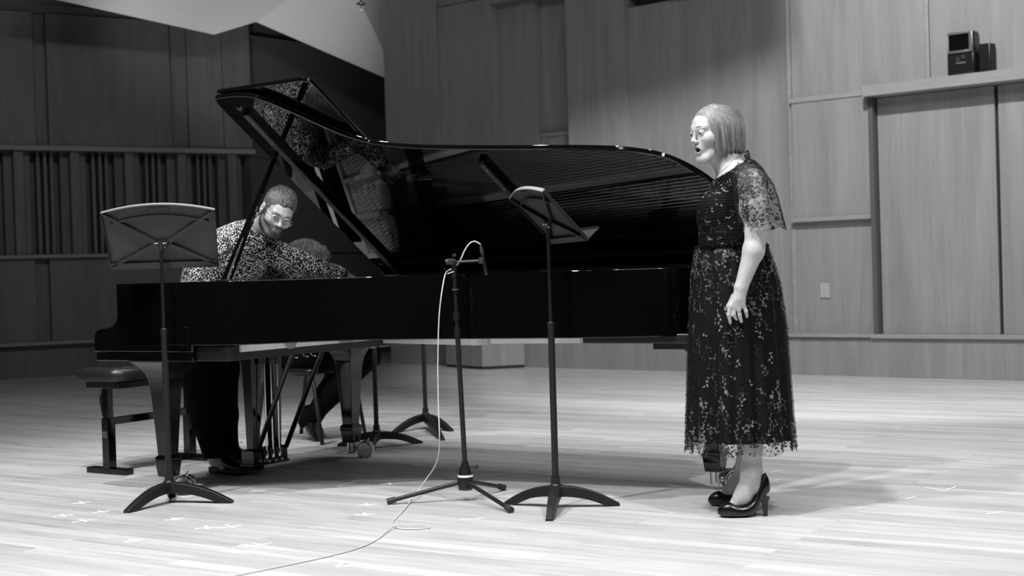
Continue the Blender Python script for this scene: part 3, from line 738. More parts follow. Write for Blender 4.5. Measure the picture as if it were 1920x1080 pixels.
# ------------------------------------------------------------------ microphone stand, microphone, cable
mc = Vector((-0.235, 6.22, 0))
t = thing('microphone_stand', 'slim black tripod microphone stand in front of the piano', 'microphone stand', tuple(mc))
hubm = MB().lathe([(0.030, 0.05), (0.034, 0.055), (0.036, 0.10), (0.030, 0.13), (0.017, 0.165), (0.016, 0.175)], 24).build('hub', M['satin'], t)
MB().lathe([(0.0345, 0.106), (0.0335, 0.118)], 24).build('white_band', M['label'], hubm)
MB().cyl((0.02, -0.01, 0.155), (0.045, -0.01, 0.155), 0.006, n=10).sphere((0.05, -0.01, 0.155), 0.011, 8).build('clamp_knob', M['rubber'], hubm)
for px, py in ((728, 946), (958, 962), (944, 919)):
    g = ground(px, py) - mc; g.z = 0.014
    p0 = Vector((g.x, g.y, 0)).normalized() * 0.02 + Vector((0, 0, 0.085))
    lgm = MB().cyl(tuple(p0), tuple(g), 0.0095, n=14).build('leg', M['stand_metal'], t)
    e = (g - p0).normalized()
    MB().cyl(tuple(g - e * 0.035), tuple(g + e * 0.006), 0.014, n=16).build('rubber_foot', M['rubber'], lgm)
top = at(851, 500, 6.2) - mc
pole = MB().cyl((0, 0, 0.16), tuple(top * 0.70 + Vector((0, 0, 0.05))), 0.0115, n=16).build('lower_pole', M['stand_metal'], t)
mid = top * 0.72
MB().cyl(tuple(mid), tuple(top), 0.0085, n=14).build('upper_pole', M['satin'], t)
for q in (0.72, 0.79): 
    c = top * q; MB().cyl(tuple(c - Vector((0, 0, 0.02))), tuple(c + Vector((0, 0, 0.02))), 0.0155, n=16).build('clutch', M['satin'], t)
c = top * 0.9; MB().cyl(tuple(c), tuple(c + Vector((0, 0, 0.005))), 0.016, n=16).build('flange', M['steel'], t)
c = top
MB().cyl(tuple(c - Vector((0, 0, 0.05))), tuple(c + Vector((0, 0, 0.03))), 0.0125, n=14).sphere(tuple(c + Vector((0, 0, 0.02))), 0.016, 8).build('boom_clamp', M['satin'], t)
MB().cyl(tuple(c + Vector((-0.035, -0.01, 0.02))), tuple(c + Vector((-0.012, -0.01, 0.025))), 0.013, n=14).build('clamp_knob', M['rubber'], t)
MB().cyl(tuple(c + Vector((-0.015, -0.025, 0.022))), tuple(c + Vector((-0.005, -0.0, 0.025))), 0.013, n=14).build('clamp_knob', M['rubber'], t)
MB().cyl(tuple(c + Vector((0.004, 0, 0.045))), tuple(c + Vector((0.004, 0, 0.058))), 0.009, n=14).build('clamp_knob', M['rubber'], t)
MB().cyl(tuple(c + Vector((-0.042, 0, -0.008))), tuple(c + Vector((-0.042, -0.01, -0.008))), 0.005, n=10).cyl(tuple(c + Vector((-0.03, -0.01, -0.03))), tuple(c + Vector((0.0, -0.01, -0.02))), 0.004, n=8).build('lever', M['chrome'], t)
be = at(903, 492, 6.2) - mc
bst = c + Vector((0.0, 0, 0.02)); be.z = bst.z + 0.004
MB().cyl(tuple(bst), tuple(be), 0.0055, n=12).build('boom_arm', M['bar_grey'], t)
MB().lathe([(0.013, -0.014), (0.014, 0.0), (0.013, 0.014)], 16, X=Matrix.Translation(be)).build('mic_clip', M['rubber'], t)
mp_ = mc + be + Vector((0.012, 0, -0.012))
mt_ = thing('microphone', 'small dark pencil microphone clamped on the end of the boom', 'microphone', tuple(mp_))
MX = Matrix.Rotation(math.radians(-10), 4, 'Y')
MB().lathe([(0.0085, -0.045), (0.0092, -0.04), (0.0092, 0.015), (0.008, 0.045)], 20, X=MX).build('body', M['satin'], mt_)
MB().lathe([(0.0075, -0.055), (0.0092, -0.045)], 20, X=MX).build('grille', M['rubber'], mt_)
MB().lathe([(0.008, 0.045), (0.008, 0.062), (0.004, 0.085)], 16, X=MX).build('connector', M['rubber'], mt_)
con = mp_ + MX @ Vector((0, 0, 0.085))
pts = [con, at(897, 455.5, 6.2), at(889, 452.5, 6.2), at(880, 457, 6.2), at(871, 470, 6.2), at(863, 488, 6.2), at(854, 500, 6.26), at(843, 506, 6.26), at(835, 514, 6.20), at(828, 550, 6.14), at(823, 600, 6.13), at(821, 680, 6.12), at(822, 760, 6.10), at(824, 830, 6.08)]
g = [ground(818, 868, 0.16), ground(800, 897, 0.07), ground(775, 933, 0.015), ground(752, 962, 0.004), ground(736, 980, 0.004), ground(745, 990, 0.004), ground(775, 992, 0.004), ground(803, 990, 0.004), ground(800, 985, 0.010), ground(765, 984, 0.010), ground(735, 989, 0.010), ground(706, 1012, 0.004), ground(670, 1028, 0.004), ground(610, 1044, 0.004), ground(540, 1059, 0.004), ground(420, 1083, 0.004), ground(250, 1110, 0.004)]
P = cat_rom(pts + g, 8)
tag(MB().tube([tuple(p) for p in P], 0.0028, 8).build('microphone_cable', M['cable']), 'thin pale cable looping from the microphone down across the floor', 'cable')

# ------------------------------------------------------------------ piano bench
bc = PW(-0.87, 0.80, 0)
BN = thing('piano_bench', 'adjustable black piano bench with padded leather seat', 'bench', tuple(bc), PANG)
def cushion(mb, hx, hy, z0, z1, n=10):
    rings = []
    prof = [(1.0, 0.0), (1.015, 0.15), (1.02, 0.4), (1.0, 0.7), (0.95, 0.86), (0.8, 0.96), (0.5, 1.0), (0.05, 1.0)]
    for k, h in prof:
        r = []
        for j in range(40):
            a = 2 * PI * j / 40; ca, sa = math.cos(a), math.sin(a); e = 0.35
            ax = hx - (1 - k) * min(hx, hy); ay = hy - (1 - k) * min(hx, hy)
            r.append((ax * abs(ca) ** e * (1 if ca > 0 else -1), ay * abs(sa) ** e * (1 if sa > 0 else -1), z0 + h * (z1 - z0)))
        rings.append(r)
    mb.loft(rings)
mb = MB(); cushion(mb, 0.185, 0.385, 0.503, 0.577); st_ = mb.build('seat', M['leather'], BN, ang=60)
mb = MB()
for k in range(-4, 5): mb.tube([(-0.15, k * 0.08 + 0.003, 0.579), (0.15, k * 0.08, 0.579)], 0.002, 6)
mb.build('seam', M['satin'], st_)
MB().box(-0.13, 0.13, -0.33, 0.33, 0.462, 0.496).build('seat_frame', M['satin'], BN, bevel=0.003)
for s in (-1, 1):
    y = s * 0.295
    MB().box(-0.026, 0.026, y - 0.026, y + 0.026, 0.03, 0.30).build('leg_tube', M['lacquer_leg'], BN, bevel=0.003)
    MB().box(-0.020, 0.020, y - 0.020, y + 0.020, 0.28, 0.47).build('leg_slide', M['lacquer_leg'], BN, bevel=0.002)
    MB().box(-0.155, 0.155, y - 0.028, y + 0.028, 0.0, 0.032).build('foot_bar', M['lacquer_leg'], BN, bevel=0.003)
MB().box(-0.016, 0.016, -0.27, 0.27, 0.262, 0.30).build('stretcher', M['lacquer_leg'], BN, bevel=0.002)
MB().tube([(-0.02, -0.30, 0.47), (-0.05, -0.30, 0.40), (-0.03, -0.30, 0.31)], 0.008, 8).build('height_lever', M['satin'], BN)
# maker's small mark on the near leg: two mirrored letters in a frame
def text_part(body, name, parent, mt, size, X, ext=0.0004):
    cu_ = bpy.data.curves.new(name, 'FONT'); cu_.body = body; cu_.size = size; cu_.extrude = ext; cu_.align_x = 'CENTER'
    o_ = bpy.data.objects.new(name, cu_); COL.objects.link(o_); cu_.materials.append(mt); dg_ = bpy.context.evaluated_depsgraph_get(); me_ = bpy.data.meshes.new_from_object(o_.evaluated_get(dg_)); bpy.data.objects.remove(o_); me_.transform(X); o_ = bpy.data.objects.new(name, me_); COL.objects.link(o_); o_.parent = parent; return o_
text_part('HM', 'leg_mark', BN, M['steel'], 0.026, Matrix.Translation((0.0, -0.3225, 0.212)) @ Matrix.Rotation(PI / 2, 4, 'X'))
text_part('HM', 'leg_mark', BN, M['steel'], 0.026, Matrix.Translation((0.0, -0.3225, 0.212)) @ Matrix.Rotation(PI / 2, 4, 'X') @ Matrix.Scale(-1, 4, (0, 1, 0)))

# ------------------------------------------------------------------ page turner's chair
cc = PW(-0.80, -0.05 - 0.45, 0)
CH = thing('stacking_chair', 'dark metal-framed chair behind the piano under the page turner', 'chair', tuple(PW(-0.83, -0.50, 0)), PANG)
mb = MB(); cushion(mb, 0.22, 0.22, 0.43, 0.468); mb.build('seat', M['satin'], CH)
for sx_ in (-1, 1):
    for sy_ in (-1, 1):
        MB().tube([(sx_ * 0.17, sy_ * 0.18, 0.43), (sx_ * 0.21, sy_ * 0.20, 0.36), (sx_ * 0.27, sy_ * 0.21, 0.0)], 0.0125, 12).build('leg', M['stand_metal'], CH)
for sy_ in (-1, 1): MB().tube([(-0.19, sy_ * 0.19, 0.42), (-0.25, sy_ * 0.19, 0.60), (-0.30, sy_ * 0.19, 0.86)], 0.011, 12).build('back_post', M['stand_metal'], CH)
MB().loft([[(-0.27 - 0.0 - 0.02 * (1 - (y / 0.19) ** 2), y, 0.60), (-0.285 - 0.02 * (1 - (y / 0.19) ** 2), y, 0.60), (-0.315 - 0.02 * (1 - (y / 0.19) ** 2), y, 0.86), (-0.30 - 0.02 * (1 - (y / 0.19) ** 2), y, 0.86)] for y in [-.19, -.12, -.06, 0, .06, .12, .19]]).build('backrest', M['satin'], CH, bevel=0.004)

# ------------------------------------------------------------------ floor tape marks
def strip_mark(mb, px, py, ang, ln, w=0.014, z=0.0006, c0=None):
    c = ground(px, py) if c0 is None else c0
    d_ = Vector((math.cos(ang), math.sin(ang), 0)); n_ = Vector((-d_.y, d_.x, 0))
    a = c - d_ * ln / 2; b = c + d_ * ln / 2
    pts_ = [a + n_ * w / 2, a - n_ * w / 2, b - n_ * w / 2, b + n_ * w / 2]
    mb.loft([[(p.x - mb.o.x, p.y - mb.o.y, z) for p in pts_], [(p.x - mb.o.x, p.y - mb.o.y, z + 0.0006) for p in pts_]])
def cross(px, py, label, a=0.35, ln=0.085, w=0.014):
    mb = MB(); mb.o = ground(px, py)
    strip_mark(mb, px, py, a, ln, w); strip_mark(mb, px, py, a + PI / 2, ln * 0.95, w, 0.0014)
    o_ = mb.build('tape_cross', M['tape'], smooth=False); o_.location = mb.o
    tag(o_, label, 'tape mark', 'tape crosses on the stage floor')
def corner(px, py, label, a1, l1, a2, l2, w=0.012):
    mb = MB(); mb.o = ground(px, py); c = mb.o
    d1 = Vector((math.cos(a1), math.sin(a1), 0)); d2 = Vector((math.cos(a2), math.sin(a2), 0))
    strip_mark(mb, 0, 0, a1, l1, w, c0=c + d1 * l1 / 2); strip_mark(mb, 0, 0, a2, l2, w, 0.0014, c0=c + d2 * l2 / 2)
    o_ = mb.build('tape_corner', M['tape'], smooth=False); o_.location = mb.o
    tag(o_, label, 'tape mark', 'tape corners on the stage floor')
def dash(px, py, label, a, ln, w=0.012):
    mb = MB(); mb.o = ground(px, py); strip_mark(mb, px, py, a, ln, w)
    o_ = mb.build('tape_strip', M['tape'], smooth=False); o_.location = mb.o
    tag(o_, label, 'tape mark', 'tape strips on the stage floor')
cross(153, 943, 'white tape cross farthest back at left, under the bench foot', 0.5)
cross(190, 960, 'white tape cross just left of the left stand foot', 0.7)
cross(118, 967, 'leftmost white tape cross on the floor', 0.5)
cross(156, 977, 'white tape cross nearest right of the leftmost one, slightly nearer us', 0.6, 0.1)
cross(328, 974, 'white tape cross just below the base of the left stand', 0.5)
cross(388, 990, 'left one of two white tape crosses side by side near the left stand', 0.3, 0.1)
cross(431, 988, 'right one of two white tape crosses side by side near the left stand', 0.6, 0.11)
cross(251, 1014, 'white tape cross alone on the floor at lower left', 0.8, 0.08)
cross(486, 1022, 'large white tape cross above the cable at lower left', 0.7, 0.11)
cross(689, 947, 'white tape cross left of the microphone stand leg tip', 0.3)
cross(684, 965, 'white tape cross nearer us than the one by the microphone stand leg', 0.2)
cross(483, 921, 'white tape cross at the shadow edge below the pedals', 0.8, 0.1)
cross(731, 907, 'white tape cross in the piano shadow left of the microphone stand', 0.15, 0.1)
corner(736, 897, 'wide white tape chevron in the piano shadow', 2.2, 0.2, 0.3, 0.13)
corner(630, 1063, 'white tape angle at the bottom edge below the cable', 0.15, 0.1, 1.2, 0.08, 0.016)
corner(632, 912, 'white tape corner left of the chevron in the piano shadow', 0.1, 0.15, 1.1, 0.2)
corner(268, 916, 'white tape corner behind the left stand base', 0.15, 0.14, 1.1, 0.14)
corner(928, 893, 'white tape corner between the microphone stand and the right stand', 2.4, 0.1, 0.6, 0.12)
corner(1008, 847, 'white tape corner on the lit floor left of the right stand pole', 3.9, 0.13, -0.15, 0.14)
corner(1772, 921, 'white tape corner at the right edge of the floor', 2.0, 0.01 + 0.12, 0.9, 0.14)
dash(945, 879, 'short white tape strip behind the right stand, before the far shadow edge', 0.15, 0.10)
dash(1110, 858, 'faint white tape strip right of the right stand pole', -0.25, 0.2)
dash(1455, 884, 'short white tape strip behind the singer, the upper of two', 0.75, 0.09)
dash(1442, 903, 'white tape strip beside the singer heel, the lower of two', 0.6, 0.16)
dash(1707, 934, 'short white tape strip left of the right-hand tape corner', 0.7, 0.08)
dash(1865, 962, 'faint white tape strip at the far right of the floor', 0.5, 0.09)
dash(888, 973, 'faint white tape strip between the feet of the two front stands', 0.3, 0.10)
dash(855, 820, 'faint white tape strip beyond the piano shadow beside the rear stand', 0.3, 0.16)
# ------------------------------------------------------------------ implicit-surface modelling (one continuous skin per body)
def axis(lo, hi, coarse, fine):
    pts = [lo]; 
    while pts[-1] < hi:
        p = pts[-1]; h = coarse
        for a, b, f in fine:
            if a - coarse <= p <= b: h = min(h, f)
        pts.append(p + h)
    return np.array(pts, dtype=np.float32)
class SDF:
    def __init__(s, ax, ay, az):
        s.ax, s.ay, s.az = ax, ay, az; s.v = np.ones((len(ax), len(ay), len(az)), dtype=np.float32)
    def _sub(s, lo, hi):
        sl = []
        for a, l, h in zip((s.ax, s.ay, s.az), lo, hi):
            i = int(np.searchsorted(a, l)); j = int(np.searchsorted(a, h)); sl.append(slice(max(i - 1, 0), min(j + 1, len(a))))
        X = s.ax[sl[0]][:, None, None]; Y = s.ay[sl[1]][None, :, None]; Z = s.az[sl[2]][None, None, :]
        return tuple(sl), X, Y, Z
    def _app(s, sl, d, k, op):
        a = s.v[sl]
        if a.size == 0: return
        if op == 'add':
            if k > 0: h = np.maximum(k - np.abs(a - d), 0) / k; r = np.minimum(a, d) - h * h * k * 0.25
            else: r = np.minimum(a, d)
        else:
            d = -d
            if k > 0: h = np.maximum(k - np.abs(a - d), 0) / k; r = np.maximum(a, d) + h * h * k * 0.25
            else: r = np.maximum(a, d)
        s.v[sl] = r
    def cap(s, a, b, ra, rb=None, k=0.01, op='add'):
        rb = ra if rb is None else rb; a = np.array(a, float); b = np.array(b, float); R = max(ra, rb) + k + 0.02
        sl, X, Y, Z = s._sub(np.minimum(a, b) - R, np.maximum(a, b) + R)
        ba = b - a; L2 = max(float(ba @ ba), 1e-9)
        px, py, pz = X - a[0], Y - a[1], Z - a[2]
        h = np.clip((px * ba[0] + py * ba[1] + pz * ba[2]) / L2, 0, 1)
        d = np.sqrt((px - h * ba[0]) ** 2 + (py - h * ba[1]) ** 2 + (pz - h * ba[2]) ** 2) - (ra + (rb - ra) * h)
        s._app(sl, d.astype(np.float32), k, op)
    def chain(s, pts, rs, k=0.01):
        for i in range(len(pts) - 1): s.cap(pts[i], pts[i + 1], rs[i], rs[i + 1], k)
    def ell(s, c, r, Rm=None, k=0.01, op='add', clip=None):
        c = np.array(c, float); r = np.array(r, float); Rr = max(r) + k + 0.02
        sl, X, Y, Z = s._sub(c - Rr, c + Rr)
        px, py, pz = X - c[0], Y - c[1], Z - c[2]
        if Rm is not None:
            R_ = np.array(Rm, float)
            px, py, pz = (R_[0, 0] * px + R_[1, 0] * py + R_[2, 0] * pz), (R_[0, 1] * px + R_[1, 1] * py + R_[2, 1] * pz), (R_[0, 2] * px + R_[1, 2] * py + R_[2, 2] * pz)
        k0 = np.sqrt((px / r[0]) ** 2 + (py / r[1]) ** 2 + (pz / r[2]) ** 2)
        k1 = np.sqrt((px / r[0] ** 2) ** 2 + (py / r[1] ** 2) ** 2 + (pz / r[2] ** 2) ** 2)
        d = np.where(k1 > 1e-6, k0 * (k0 - 1) / np.maximum(k1, 1e-6), -min(r))
        if clip is not None:        # clip plane in the local frame: n.p - o > 0 is cut
            n, o = clip; d = np.maximum(d, px * n[0] + py * n[1] + pz * n[2] - o)
        s._app(sl, d.astype(np.float32), k, op)
    def plane_cut(s, n, o):         # removes n.p > o
        d = s.ax[:, None, None] * n[0] + s.ay[None, :, None] * n[1] + s.az[None, None, :] * n[2] - o
        s.v = np.maximum(s.v, d.astype(np.float32))
    def mesh(s):
        v = s.v; ins = v < 0
        nx, ny, nz = [n - 1 for n in v.shape]
        c = np.zeros((nx, ny, nz), dtype=np.uint8)
        for i in (0, 1):
            for j in (0, 1):
                for k in (0, 1): c += ins[i:i + nx, j:j + ny, k:k + nz]
        I = np.argwhere((c > 0) & (c < 8)); idx = -np.ones((nx, ny, nz), dtype=np.int32)
        idx[I[:, 0], I[:, 1], I[:, 2]] = np.arange(len(I))
        acc = np.zeros((len(I), 3)); cnt = np.zeros(len(I))
        ax = [s.ax, s.ay, s.az]
        offs = [(0, 0, 0), (1, 0, 0), (0, 1, 0), (1, 1, 0), (0, 0, 1), (1, 0, 1), (0, 1, 1), (1, 1, 1)]
        for a in range(8):
            for b in range(a + 1, 8):
                df = [offs[b][q] - offs[a][q] for q in range(3)]
                if sum(abs(q) for q in df) != 1: continue
                pa = I + offs[a]; pb = I + offs[b]
                va = v[pa[:, 0], pa[:, 1], pa[:, 2]]; vb = v[pb[:, 0], pb[:, 1], pb[:, 2]]
                mk = (va < 0) != (vb < 0); t = np.where(mk, va / np.where(mk, va - vb, 1), 0)
                for q in range(3):
                    ca = ax[q][pa[:, q]]; cb = ax[q][pb[:, q]]; acc[:, q] += np.where(mk, ca + (cb - ca) * t, 0)
                cnt += mk
        V = acc / cnt[:, None]; F = []
        for q in range(3):
            o1, o2 = [(1, 2), (2, 0), (0, 1)][q]
            sa = [slice(None)] * 3; sb = [slice(None)] * 3
            sa[q] = slice(0, -1); sb[q] = slice(1, None)
            A = ins[tuple(sa)]; B = ins[tuple(sb)]; E = np.argwhere(A != B)
            ok = (E[:, o1] > 0) & (E[:, o2] > 0) & (E[:, o1] < v.shape[o1] - 1) & (E[:, o2] < v.shape[o2] - 1); E = E[ok]
            dirn = A[E[:, 0], E[:, 1], E[:, 2]]
            def g(d1, d2):
                P_ = E.copy(); P_[:, o1] -= d1; P_[:, o2] -= d2; return idx[P_[:, 0], P_[:, 1], P_[:, 2]]
            quad = np.stack([g(1, 1), g(0, 1), g(0, 0), g(1, 0)], 1)
            quad[~dirn] = quad[~dirn][:, ::-1]; F.append(quad)
        F = np.concatenate(F); F = F[(F >= 0).all(1)]
        return V, F
def relax(V, F, it=2, lam=0.5):
    E = np.concatenate([F[:, [0, 1]], F[:, [1, 2]], F[:, [2, 3]], F[:, [3, 0]]])
    for _ in range(it):
        S = np.zeros_like(V); C_ = np.zeros(len(V))
        for q in range(3):
            S[:, q] = np.bincount(E[:, 0], V[E[:, 1], q], len(V)) + np.bincount(E[:, 1], V[E[:, 0], q], len(V))
        C_ = np.bincount(E[:, 0], minlength=len(V)) + np.bincount(E[:, 1], minlength=len(V))
        V = V + lam * (S / np.maximum(C_, 1)[:, None] - V)
    return V
def vnormals(V, F):
    n = np.cross(V[F[:, 2]] - V[F[:, 0]], V[F[:, 3]] - V[F[:, 1]]); N_ = np.zeros_like(V)
    for c in range(4):
        for q in range(3): N_[:, q] += np.bincount(F[:, c], n[:, q], len(V))
    return N_ / np.maximum(np.linalg.norm(N_, axis=1), 1e-12)[:, None]
def tubes_np(paths, radii, n=4):
    """paths: (S,P,3); radii (P,) -> verts, quad faces"""
    S, P_, _ = paths.shape
    T = np.gradient(paths, axis=1); T /= np.maximum(np.linalg.norm(T, axis=2, keepdims=True), 1e-9)
    ref = np.array([0.31, 0.22, 0.92]); A_ = np.cross(T, ref); A_ /= np.maximum(np.linalg.norm(A_, axis=2, keepdims=True), 1e-9); B_ = np.cross(T, A_)
    V = []
    for k in range(n):
        a = 2 * PI * k / n; V.append(paths + (A_ * math.cos(a) + B_ * math.sin(a)) * np.asarray(radii)[None, :, None])
    V = np.stack(V, 2).reshape(-1, 3)
    base = (np.arange(S)[:, None, None] * P_ + np.arange(P_ - 1)[None, :, None]) * n
    k = np.arange(n)[None, None, :]; k2 = (k + 1) % n
    F = np.stack([base + k, base + k2, base + n + k2, base + n + k], -1).reshape(-1, 4)
    return V, F
def skin_mat(name, g, rough=0.5):
    mt, t, b = nt(name)
    b.inputs['Base Color'].default_value = (g, g, g, 1); b.inputs['Roughness'].default_value = rough
    b.inputs['Subsurface Weight'].default_value = 0.12; b.inputs['Subsurface Radius'].default_value = (0.006, 0.006, 0.006)
    b.inputs['Subsurface Scale'].default_value = 1.0
    tc = N(t, 'ShaderNodeTexCoord'); n = N(t, 'ShaderNodeTexNoise', i_Scale=60.0, i_Detail=4.0); L(t, tc.outputs['Object'], n.inputs['Vector'])
    r = ramp(t, [(0.3, g * 0.92), (0.7, min(1, g * 1.05))]); L(t, n.outputs[0], r.inputs[0]); L(t, r.outputs[0], b.inputs['Base Color'])
    bp = N(t, 'ShaderNodeBump', i_Strength=0.08, i_Distance=0.002); L(t, n.outputs[0], bp.inputs['Height']); L(t, bp.outputs[0], b.inputs['Normal'])
    return mt
def hair_mat(name, lo, hi, rough=0.38):
    mt, t, b = nt(name)
    g = N(t, 'ShaderNodeNewGeometry'); r = ramp(t, [(0.0, lo), (1.0, hi)]); L(t, g.outputs['Random Per Island'], r.inputs[0]); L(t, r.outputs[0], b.inputs['Base Color'])
    b.inputs['Roughness'].default_value = rough; b.inputs['Specular IOR Level'].default_value = 0.6
    return mt
M['skin_w'] = skin_mat('skin_pale', 0.47); M['skin_m'] = skin_mat('skin_man', 0.42); M['skin_p'] = skin_mat('skin_seated', 0.45)
M['lip'] = mat('lips', 0.33, 0.35); M['lip_m'] = mat('lips_man', 0.26, 0.4); M['mouth'] = mat('mouth_inside', 0.01, 0.6)
M['hair_w'] = hair_mat('bob_hair', 0.13, 0.46); M['hair_wb'] = mat('bob_hair_base', 0.10, 0.5)
M['hair_m'] = hair_mat('man_hair', 0.03, 0.40); M['hair_mb'] = mat('man_hair_base', 0.03, 0.6)
M['beard'] = hair_mat('beard_hair', 0.03, 0.14); M['stubble'] = mat('stubble_skin', 0.24, 0.6)
M['hair_p'] = hair_mat('curly_hair', 0.015, 0.13); M['hair_pb'] = mat('curly_hair_base', 0.02, 0.7)
M['eye_white'] = mat('eye_white', 0.7, 0.1); M['iris'] = mat('iris', 0.06, 0.1); M['brow_w'] = mat('brow', 0.22, 0.7); M['brow_m'] = mat('brow_man', 0.07, 0.7)
def glass_mat():
    mt, t, b = nt('spectacle_lens'); b.inputs['Base Color'].default_value = (1, 1, 1, 1); b.inputs['Roughness'].default_value = 0.0
    b.inputs['Transmission Weight'].default_value = 1.0; b.inputs['IOR'].default_value = 1.02; return mt
M['lens'] = glass_mat(); M['gold'] = mat('gold_wire', 0.75, 0.2, metal=1.0)

def head_prims(F, HM, s=1.0, mouth=0.0, sex='f', lid_up=0.35, lid_lo=-0.75, ears=True, gaze=None, lid_o=-0.0005):
    q_ = 0.84 if sex == 'f' else 1.0
    R3 = np.array([[HM[i][j] for j in range(3)] for i in range(3)])
    P_ = lambda x, y, z: tuple(HM @ Vector((x * s, y * s, z * s)))
    def E(c, r, k=0.01, op='add', clip=None): F.ell(P_(*c), [q * s for q in r], R3, k * s, op, (clip[0], clip[1] * s) if clip else None)
    def C(a, b, ra, rb=None, k=0.01, op='add'): F.cap(P_(*a), P_(*b), ra * s, (rb if rb else ra) * s, k * s, op)
    jd = 0.018 * mouth
    E((0, 0.020, 0.036), (0.077, 0.101, 0.080), 0.01)
    E((0, -0.030, 0.043), (0.062, 0.063, 0.048), 0.02)
    E((0, -0.030, -0.012), (0.062, 0.058, 0.062), 0.02)
    E((0, -0.043, -0.058 - jd * .6), (0.037, 0.042, 0.045), 0.02)
    for x in (-1, 1):
        C((x * 0.052, 0.004, -0.045), (x * 0.024, -0.066, -0.092 - jd), 0.017 if sex == 'f' else 0.020, 0.016, 0.03)
        E((x * 0.040, -0.060, -0.020), (0.024, 0.026, 0.024), 0.025)
    E((0, -0.072, -0.093 - jd), (0.019 if sex == 'f' else 0.022, 0.016, 0.016), 0.02)
    # muzzle
    E((0, -0.074, -0.052), (0.030, 0.022, 0.024), 0.02)
    # brow and sockets
    for x in (-1, 1):
        E((x * 0.033, -0.104, 0.004), (0.019, 0.018, 0.014), 0.016, 'sub')
        C((x * 0.014, -0.088, 0.026), (x * 0.045, -0.076, 0.028), 0.010 if sex == 'f' else 0.012, 0.008, 0.02)
    # nose
    C((0, -0.090, 0.016), (0, -0.110 + 0.003 * (sex == 'f'), -0.020), 0.0065 * q_, 0.0085 * q_, 0.016)
    E((0, -0.111 + 0.003 * (sex == 'f'), -0.0235), (0.0105 * q_, 0.0115 * q_, 0.009 * q_), 0.010)
    for x in (-1, 1):
        E((x * 0.0125, -0.100, -0.028), (0.0075 * q_, 0.010 * q_, 0.0075 * q_), 0.007)
        E((x * 0.0068, -0.107, -0.0365), (0.0036, 0.0055, 0.0045), 0.003, 'sub')
        E((x * 0.020, -0.088, -0.034), (0.004, 0.02, 0.016), 0.01, 'sub') if False else None
    # lips and mouth
    op = mouth
    uz = -0.0485; lz = -0.062 - 0.026 * op
    C((-0.024, -0.082, -0.056 - 0.008 * op), (-0.007, -0.0965, uz), 0.0035, 0.0055, 0.005); C((0.024, -0.082, -0.056 - 0.008 * op), (0.007, -0.0965, uz), 0.0035, 0.0055, 0.005)
    C((-0.007, -0.0965, uz), (0.007, -0.0965, uz), 0.0055, 0.0055, 0.004)
    C((-0.024, -0.082, -0.056 - 0.008 * op), (-0.009, -0.093 + 0.004 * op, lz), 0.0035, 0.0062, 0.005); C((0.024, -0.082, -0.056 - 0.008 * op), (0.009, -0.093 + 0.004 * op, lz), 0.0035, 0.0062, 0.005)
    C((-0.009, -0.093 + 0.004 * op, lz), (0.009, -0.093 + 0.004 * op, lz), 0.0062, 0.0062, 0.004)
    if op > 0: E((0, -0.092, (uz + lz) / 2 - 0.001), (0.0185, 0.040, abs(uz - lz) / 2 - 0.0035), 0.004, 'sub')
    else: C((-0.022, -0.090, -0.0555), (0.022, -0.090, -0.0555), 0.0016, 0.0016, 0.003, 'sub'); 
    # eyelids
    for x in (-1, 1):
        c = (x * 0.0325, -0.0815, 0.008)
        E(c, (0.0138, 0.0138, 0.0138), 0.003, 'add', ((0, math.sin(-0.0 - lid_up), -math.cos(lid_up)), lid_o))
        E(c, (0.0136, 0.0136, 0.0136), 0.003, 'add', ((0, -0.35, 0.94), lid_lo * 0.0085))
    if ears:
        for x in (-1, 1):
            a = 0.35 * x
            E((x * 0.080, 0.014, 0.002), (0.0085, 0.019, 0.031), 0.008)
            E((x * 0.088, 0.010, 0.006), (0.006, 0.011, 0.018), 0.004, 'sub')
            E((x * 0.078, 0.006, -0.024), (0.007, 0.010, 0.011), 0.006)
    return P_
